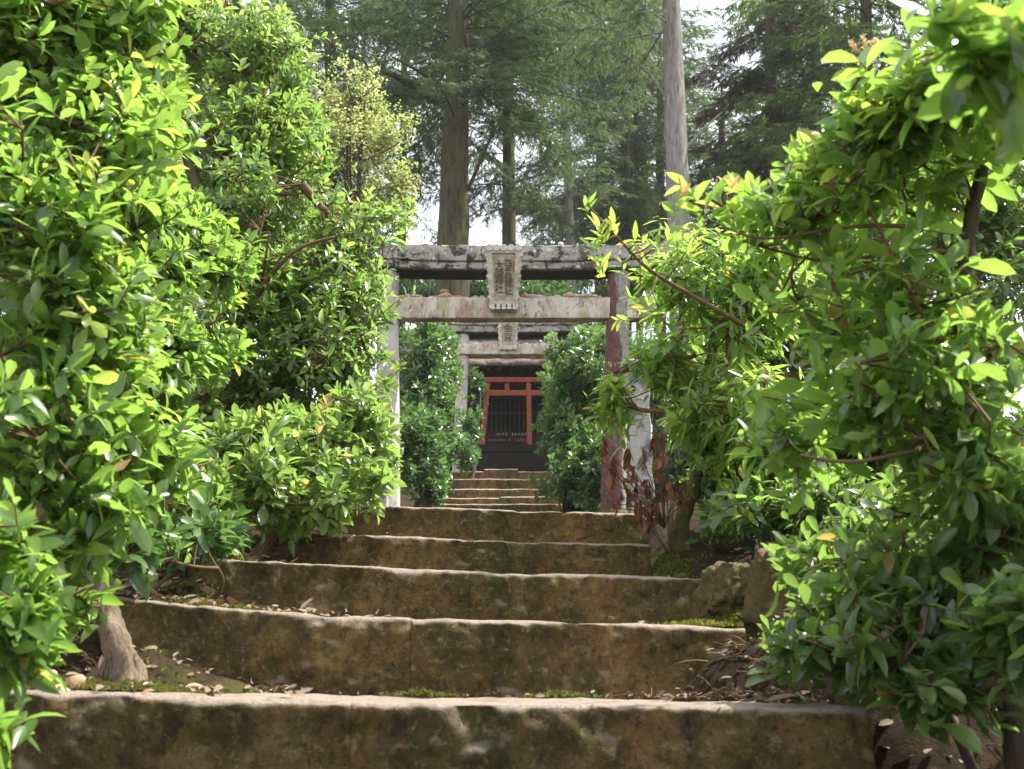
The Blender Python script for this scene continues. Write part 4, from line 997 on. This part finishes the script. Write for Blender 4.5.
conifer('cedar_tree','thin grey trunk in shade between the plaque and the grey trunk',562,0,570,240,29,0.14,0.12,'bark_grey',24,(225,-20),3.2,'needle',107,dens=0.9)
conifer('cedar_tree','very thin dark trunk, left one of a close pair in the dark wood',626,0,628,240,31,0.10,0.08,'bark_dark',30,(245,-20),3.0,'needle',109,dens=0.9)
conifer('cedar_tree','very thin dark trunk, right one of a close pair in the dark wood',634,0,638,240,33,0.11,0.08,'bark_dark',30,(245,-20),3.2,'needle',111,dens=0.9)
conifer('cedar_tree','dark conifer with dull purple brown withered sprays, right of the grey trunk',770,0,772,240,21,0.16,0.1,'bark_dark',30,(235,40),1.9,'needle_purple',113,dens=1.0)
conifer('cedar_tree','fresh green cedar above the near right shrub',866,0,866,240,19,0.2,0.12,'bark_brown',36,(225,-30),2.9,'needle_bright',115,dens=1.1)
conifer('cedar_tree','deep green cedar between the withered conifer and the fresh green one',815,0,815,240,23,0.2,0.12,'bark_dark',40,(240,-30),2.9,'needle',116,dens=1.1)
conifer('cedar_tree','hazy dark cedar behind the top of the tall left shrub',330,0,330,240,27,0.22,0.15,'bark_dark',34,(190,-40),4.2,'needle',117,dens=0.9)
conifer('cedar_tree','cedar with soft green sprays at the top left behind the shrubs',235,0,240,240,24,0.22,0.15,'bark_brown',30,(170,-40),3.8,'needle',119,dens=1.0)
conifer('cedar_tree','leafy dark cedar filling the gap left of the mossy trunk',405,0,402,240,33,0.15,0.1,'bark_dark',24,(210,-20),3.4,'needle',121,dens=0.7)
conifer('cedar_tree','dense dark cedar behind the thin pair of trunks',600,0,600,240,37,0.2,0.12,'bark_dark',44,(255,-20),4.0,'needle',123,dens=0.9)
conifer('cedar_tree','dense low cedar far back between grey trunk and withered conifer',660,60,660,240,36,0.2,0.12,'bark_dark',34,(255,70),3.6,'needle',125,dens=0.9)
conifer('cedar_tree','far dark cedar showing low behind the withered conifer',722,120,722,240,30,0.2,0.1,'bark_dark',26,(255,140),2.6,'needle',127,dens=1.0)
conifer('cedar_tree','cedar with hanging fresh sprays at the top above the plaque',452,-60,453,240,24.5,0.12,0.08,'bark_brown',22,(60,-60),4.4,'needle_bright',129,dens=0.9)

def far_wood():
    L=Leaves(); n=0
    thin=0.5
    for (px,py,D,rx,ry,rd,cnt) in [(420,285,34,80,28,2,900),(520,290,36,80,26,2,900),(600,240,40,60,60,2.5,1800),(650,215,44,50,70,2.5,1800),(740,235,36,55,35,2.5,1500),(560,270,42,50,40,2,900),(820,200,40,60,80,3,2200),(900,160,40,80,110,3,2200),(330,230,42,60,70,3,1500),(250,120,42,90,120,3,2200),(150,150,42,100,140,3,1500),(460,120,52,120,70,3,1500),(600,90,52,120,80,3,1800),(560,200,50,80,60,3,1500)]:
        P,A,_,_=sample_tips([(px,py,D,rx,ry,rd)],int(cnt*(thin if py<200 else 0.85)),int(px)+7,0.3,0.6,0.3,14,0.1)
        rosettes(L,P,nrm(A+RNG.normal(0,.5,A.shape)),7,0.36,T_NEEDLE,0.25,(40,90),0.4,0.5,0.5,0.15)
    tag(L.build('far_woodland',M['needle']),'dark green woodland closing the view behind the nearer trunks','woodland',kind='stuff')
far_wood()
shrub('broadleaf_shrub','dark shrub seen between the torii beams left of the plaque','shrub',gbase(440,420,22),[(420,300,22,60,26,1),(470,300,22,40,22,1)],900,0.16,T_BROAD[:2],'leaf_deep',151,nleaf=6,gap=0.2,gfreq=1,trunk_r=0.05,tint0=0.5,stems=3,branches=5,twig_len=0.3)
shrub('broadleaf_shrub','dark shrub seen between the torii beams right of the plaque','shrub',gbase(575,420,22),[(560,300,22,50,26,1),(620,300,22,50,30,1)],900,0.16,T_BROAD[:2],'leaf_deep',153,nleaf=6,gap=0.2,gfreq=1,trunk_r=0.05,tint0=0.45,stems=3,branches=5,twig_len=0.3)

# yellow green maple
def maple():
    b=gbase(350,420,12); D=12
    shrub('maple_tree','slender yellow green maple with small leaves above the tall left shrub','tree',b,
      [(352,100,D,52,55,.9),(378,150,D,60,50,.9),(350,190,D,75,45,.8),(318,140,D,40,45,.7),(395,185,D,30,30,.5)],
      1500,0.058,T_MAPLE,'leaf_yellow',141,nleaf=6,gap=0.62,gfreq=2.4,shell=0.0,nsub=20,shoots=0.15,trunk_r=0.05,tint0=0.5,stems=4,branches=9,twig_len=0.25,trunk_mat='bark_dark',axis_up=0.1,spread=0.18,flat=0.8,ang=(60,95),tvar=0.2)
maple()

# ------------------------------------------------------------------ litter and moss
def on_surface(x,y):
    z=ground_z(x,y)
    for k,(D,pl,_) in enumerate(STEP_Y):
        ymax=(STEP_Y[k+1][0] if k<4 else D+0.8); X,Zt=STEP_Z[k]
        m=(y>D+0.01)&(y<ymax)&(x>X[0])&(x<X[-1]); z=np.where(m,np.maximum(z,np.interp(x,X,Zt)+0.004),z)
    return z
def litter():
    L=Leaves()
    def sc(n,cx,cy,sx,sy,size,t0,dz=0.004):
        x=RNG.normal(cx,sx,n); y=RNG.normal(cy,sy,n); z=on_surface(x,y)+dz+RNG.uniform(0,0.012,n)
        P=np.stack([x,y,z],1); d=nrm(np.stack([RNG.normal(size=n),RNG.normal(size=n),RNG.normal(0,.25,n)],1)); nn=np.array([[0,0,1.0]])+RNG.normal(0,.35,(n,3))
        L.add(P,d,nn,size*RNG.uniform(.5,1.2,n),np.clip(RNG.normal(t0-0.08,.2,n),0,.9),T_DRY)
    sc(420,0.95,1.8,0.25,0.25,0.045,0.3); sc(260,0.55,2.35,0.18,0.12,0.022,0.25); sc(380,-0.85,2.85,0.2,0.2,0.03,0.32); sc(160,-0.75,2.3,0.2,0.2,0.018,0.5)
    sc(90,0.80,1.64,0.18,0.12,0.055,0.55); sc(120,0.62,3.0,0.15,0.3,0.03,0.45); sc(400,-1.6,3.2,0.5,0.9,0.05,0.4); sc(400,1.5,3.2,0.5,0.9,0.05,0.4); sc(200,-1.0,2.4,0.25,0.5,0.04,0.4)
    for i in range(5):
        D=STEP_Y[i][0]; sc(9,0,D+0.3,0.6,0.12,0.014,0.35)
    tag(L.build('leaf_litter',M['litter']),'dry brown leaf litter lying on the soil beside the steps','leaf litter',kind='stuff')
    # twigs in the heap of mould
    mb=MB()
    for i in range(150):
        c=(random.gauss(.56,.13),random.gauss(2.33,.09)) if i<80 else (random.gauss(.8,.25),random.gauss(1.95,.2))
        z=float(on_surface(np.array([c[0]]),np.array([c[1]]))[0]); an=random.uniform(0,6.28); l=random.uniform(.03,.10)
        a=Vector((c[0],c[1],z+0.003)); e=a+Vector((math.cos(an)*l,math.sin(an)*l,random.uniform(-.01,.03)))
        mb.tube(bezier(a,e,(0,0,random.uniform(0,.015)),4),[0.002,0.0016,0.0013,0.0009],4)
    tag(mb.build('twig_litter',M['twig'],None,True),'dry twigs and rootlets heaped on the mould at the right of the bottom step','twig litter',kind='stuff')
litter()
def dead_leaf(px,py,D,size,label,t,an,group=None):
    p=at(px,py,D); z=float(on_surface(np.array([p.x]),np.array([D]))[0])
    L=Leaves(); L.add(np.array([[-.5*size*math.cos(an),-.5*size*math.sin(an),0.0]]),np.array([[math.cos(an),math.sin(an),0.15]]),np.array([[0.2,-.5,1.0]]),np.array([size]),np.array([t]),[T_DRY[0]])
    o=L.build('fallen_leaf',M['litter']); o.location=(p.x,D,z+0.012); tag(o,label,'leaf',group)
dead_leaf(152,655,2.15,0.035,'pale dry leaf on the soil beside the bare trunk base',0.99,1.2)
dead_leaf(195,690,2.1,0.04,'pale curled leaf on the bottom step by the soil slope',0.97,0.4)
dead_leaf(876,728,1.7,0.055,'long pale curled leaf on soil at the end of the bottom step',0.98,-0.9)
dead_leaf(890,718,1.78,0.04,'greyish leaf tilted up just behind the long pale curled leaf',0.9,0.6)
dead_leaf(961,722,1.65,0.06,'tan leaf lying below the low dark shrub',0.85,0.2)
dead_leaf(990,748,1.55,0.055,'folded grey leaf at the bottom right',0.93,1.3)
dead_leaf(1015,735,1.55,0.055,'pale leaf at the right border near the bottom',0.97,2.2)

def moss():
    L=Leaves()
    def patch(n,pts,sx,sy,t0=0.55,size=0.013):
        for (px,py,D) in pts:
            p=at(px,py,D); x=RNG.normal(p.x,sx,n); y=RNG.normal(D,sy,n)
            z=on_surface(x,y)+0.012*np.exp(-((x-p.x)/sx)**2-((y-D)/sy)**2)
            P=np.stack([x,y,z],1); k=3
            P=np.repeat(P,k,0); d=nrm(np.stack([RNG.normal(0,.6,n*k),RNG.normal(0,.6,n*k),RNG.uniform(.5,1.2,n*k)],1))
            L.add(P,d,RNG.normal(size=(n*k,3)),size*RNG.uniform(.6,1.4,n*k),np.clip(np.repeat(RNG.normal(t0,.2,n),k),0,1),T_SMALL)
    patch(500,[(45,683,2.1),(85,685,2.15),(110,676,2.2)],0.05,0.05)
    patch(350,[(100,650,2.17),(92,672,2.15),(128,682,2.15),(150,686,2.2)],0.025,0.03,0.5,0.011)
    patch(500,[(240,598,2.95),(280,600,3.0),(205,592,2.85)],0.06,0.06)
    patch(450,[(300,604,3.05),(350,612,3.05)],0.08,0.03,0.45,0.010)
    patch(600,[(728,566,2.98),(745,585,2.85),(752,612,2.72),(775,562,2.75)],0.03,0.03,0.5,0.014)
    patch(500,[(710,575,2.95),(725,600,2.85),(700,610,2.75),(740,612,2.75)],0.05,0.07)
    patch(500,[(655,545,3.75),(672,558,3.55),(640,560,3.5)],0.05,0.08,0.5)
    patch(300,[(430,498,6),(445,500,8)],0.15,0.3,0.5,0.03)
    patch(250,[(225,540,3.3),(200,560,3.0)],0.05,0.05,0.4)
    patch(90,[(420,694,2.5),(560,697,2.5)],0.05,0.02,0.25,0.009)
    tag(L.build('moss',M['moss']),'yellow green moss cushions on the soil and step edges','moss',kind='stuff')
moss()

hz=MB(); hz.box(-70,70,-8,75,-20,45); hm,hnt,hout=new_mat('haze_air'); hv=hnt.nodes.new('ShaderNodeVolumePrincipled')
hv.inputs['Color'].default_value=(0.96,0.98,1,1); hv.inputs['Density'].default_value=0.0006; hv.inputs['Anisotropy'].default_value=0.2; hnt.links.new(hv.outputs[0],hout.inputs['Volume'])
tag(hz.build('haze',hm),kind='stuff')
# ------------------------------------------------------------------ sky, sun, camera
SUN_EL=math.radians(58); SUN_AZ=math.radians(76)     # azimuth measured from +Y towards +X
w=bpy.data.worlds.new('World'); SC.world=w; w.use_nodes=True; nt=w.node_tree; nt.nodes.clear()
out=nt.nodes.new('ShaderNodeOutputWorld'); bg=nt.nodes.new('ShaderNodeBackground'); sky=nt.nodes.new('ShaderNodeTexSky')
sky.sky_type='NISHITA'; sky.sun_disc=False; sky.sun_elevation=SUN_EL; sky.sun_rotation=SUN_AZ; sky.dust_density=3.0; sky.air_density=1.0; sky.ozone_density=1.0
tc=nt.nodes.new('ShaderNodeTexCoord')
cl=tex(nt,tc.outputs['Generated'],2.2,6,0.6); cr=ramp(nt,[(0.28,(0,0,0)),(0.55,(1,1,1))]); nt.links.new(cl.outputs[0],cr.inputs[0])
col=mixc(nt,cr.outputs[0],sky.outputs[0],(7.0,7.1,7.6))
nt.links.new(col,bg.inputs[0]); bg.inputs[1].default_value=0.112; nt.links.new(bg.outputs[0],out.inputs[0])
sl=bpy.data.lights.new('Sun','SUN'); sl.energy=4.5; sl.angle=math.radians(0.6); sl.color=(1.0,0.95,0.86)
so=bpy.data.objects.new('Sun',sl); COL.objects.link(so)
dv=Vector((math.sin(SUN_AZ)*math.cos(SUN_EL),math.cos(SUN_AZ)*math.cos(SUN_EL),math.sin(SUN_EL)))
so.rotation_euler=dv.to_track_quat('Z','Y').to_euler(); so.location=dv*50
cam=bpy.data.cameras.new('Camera'); co=bpy.data.objects.new('Camera',cam); COL.objects.link(co); SC.camera=co
cam.sensor_width=36; cam.sensor_fit='HORIZONTAL'; cam.lens=36*F/1024; cam.clip_end=3000; cam.clip_start=0.02
co.location=(0,0,0); co.rotation_euler=(math.pi/2+PITCH,0,0)
cam.dof.use_dof=True; cam.dof.focus_distance=5.0; cam.dof.aperture_fstop=7.0
SC.view_settings.view_transform='Standard'; SC.view_settings.look='None'; SC.view_settings.exposure=1.32; SC.view_settings.gamma=1
SC.view_settings.use_curve_mapping=False
SC.render.engine='CYCLES'
SC.cycles.max_bounces=7; SC.cycles.diffuse_bounces=3; SC.cycles.glossy_bounces=2; SC.cycles.transmission_bounces=4; SC.cycles.transparent_max_bounces=4
SC.cycles.use_denoising=True
SC.cycles.sample_clamp_indirect=8
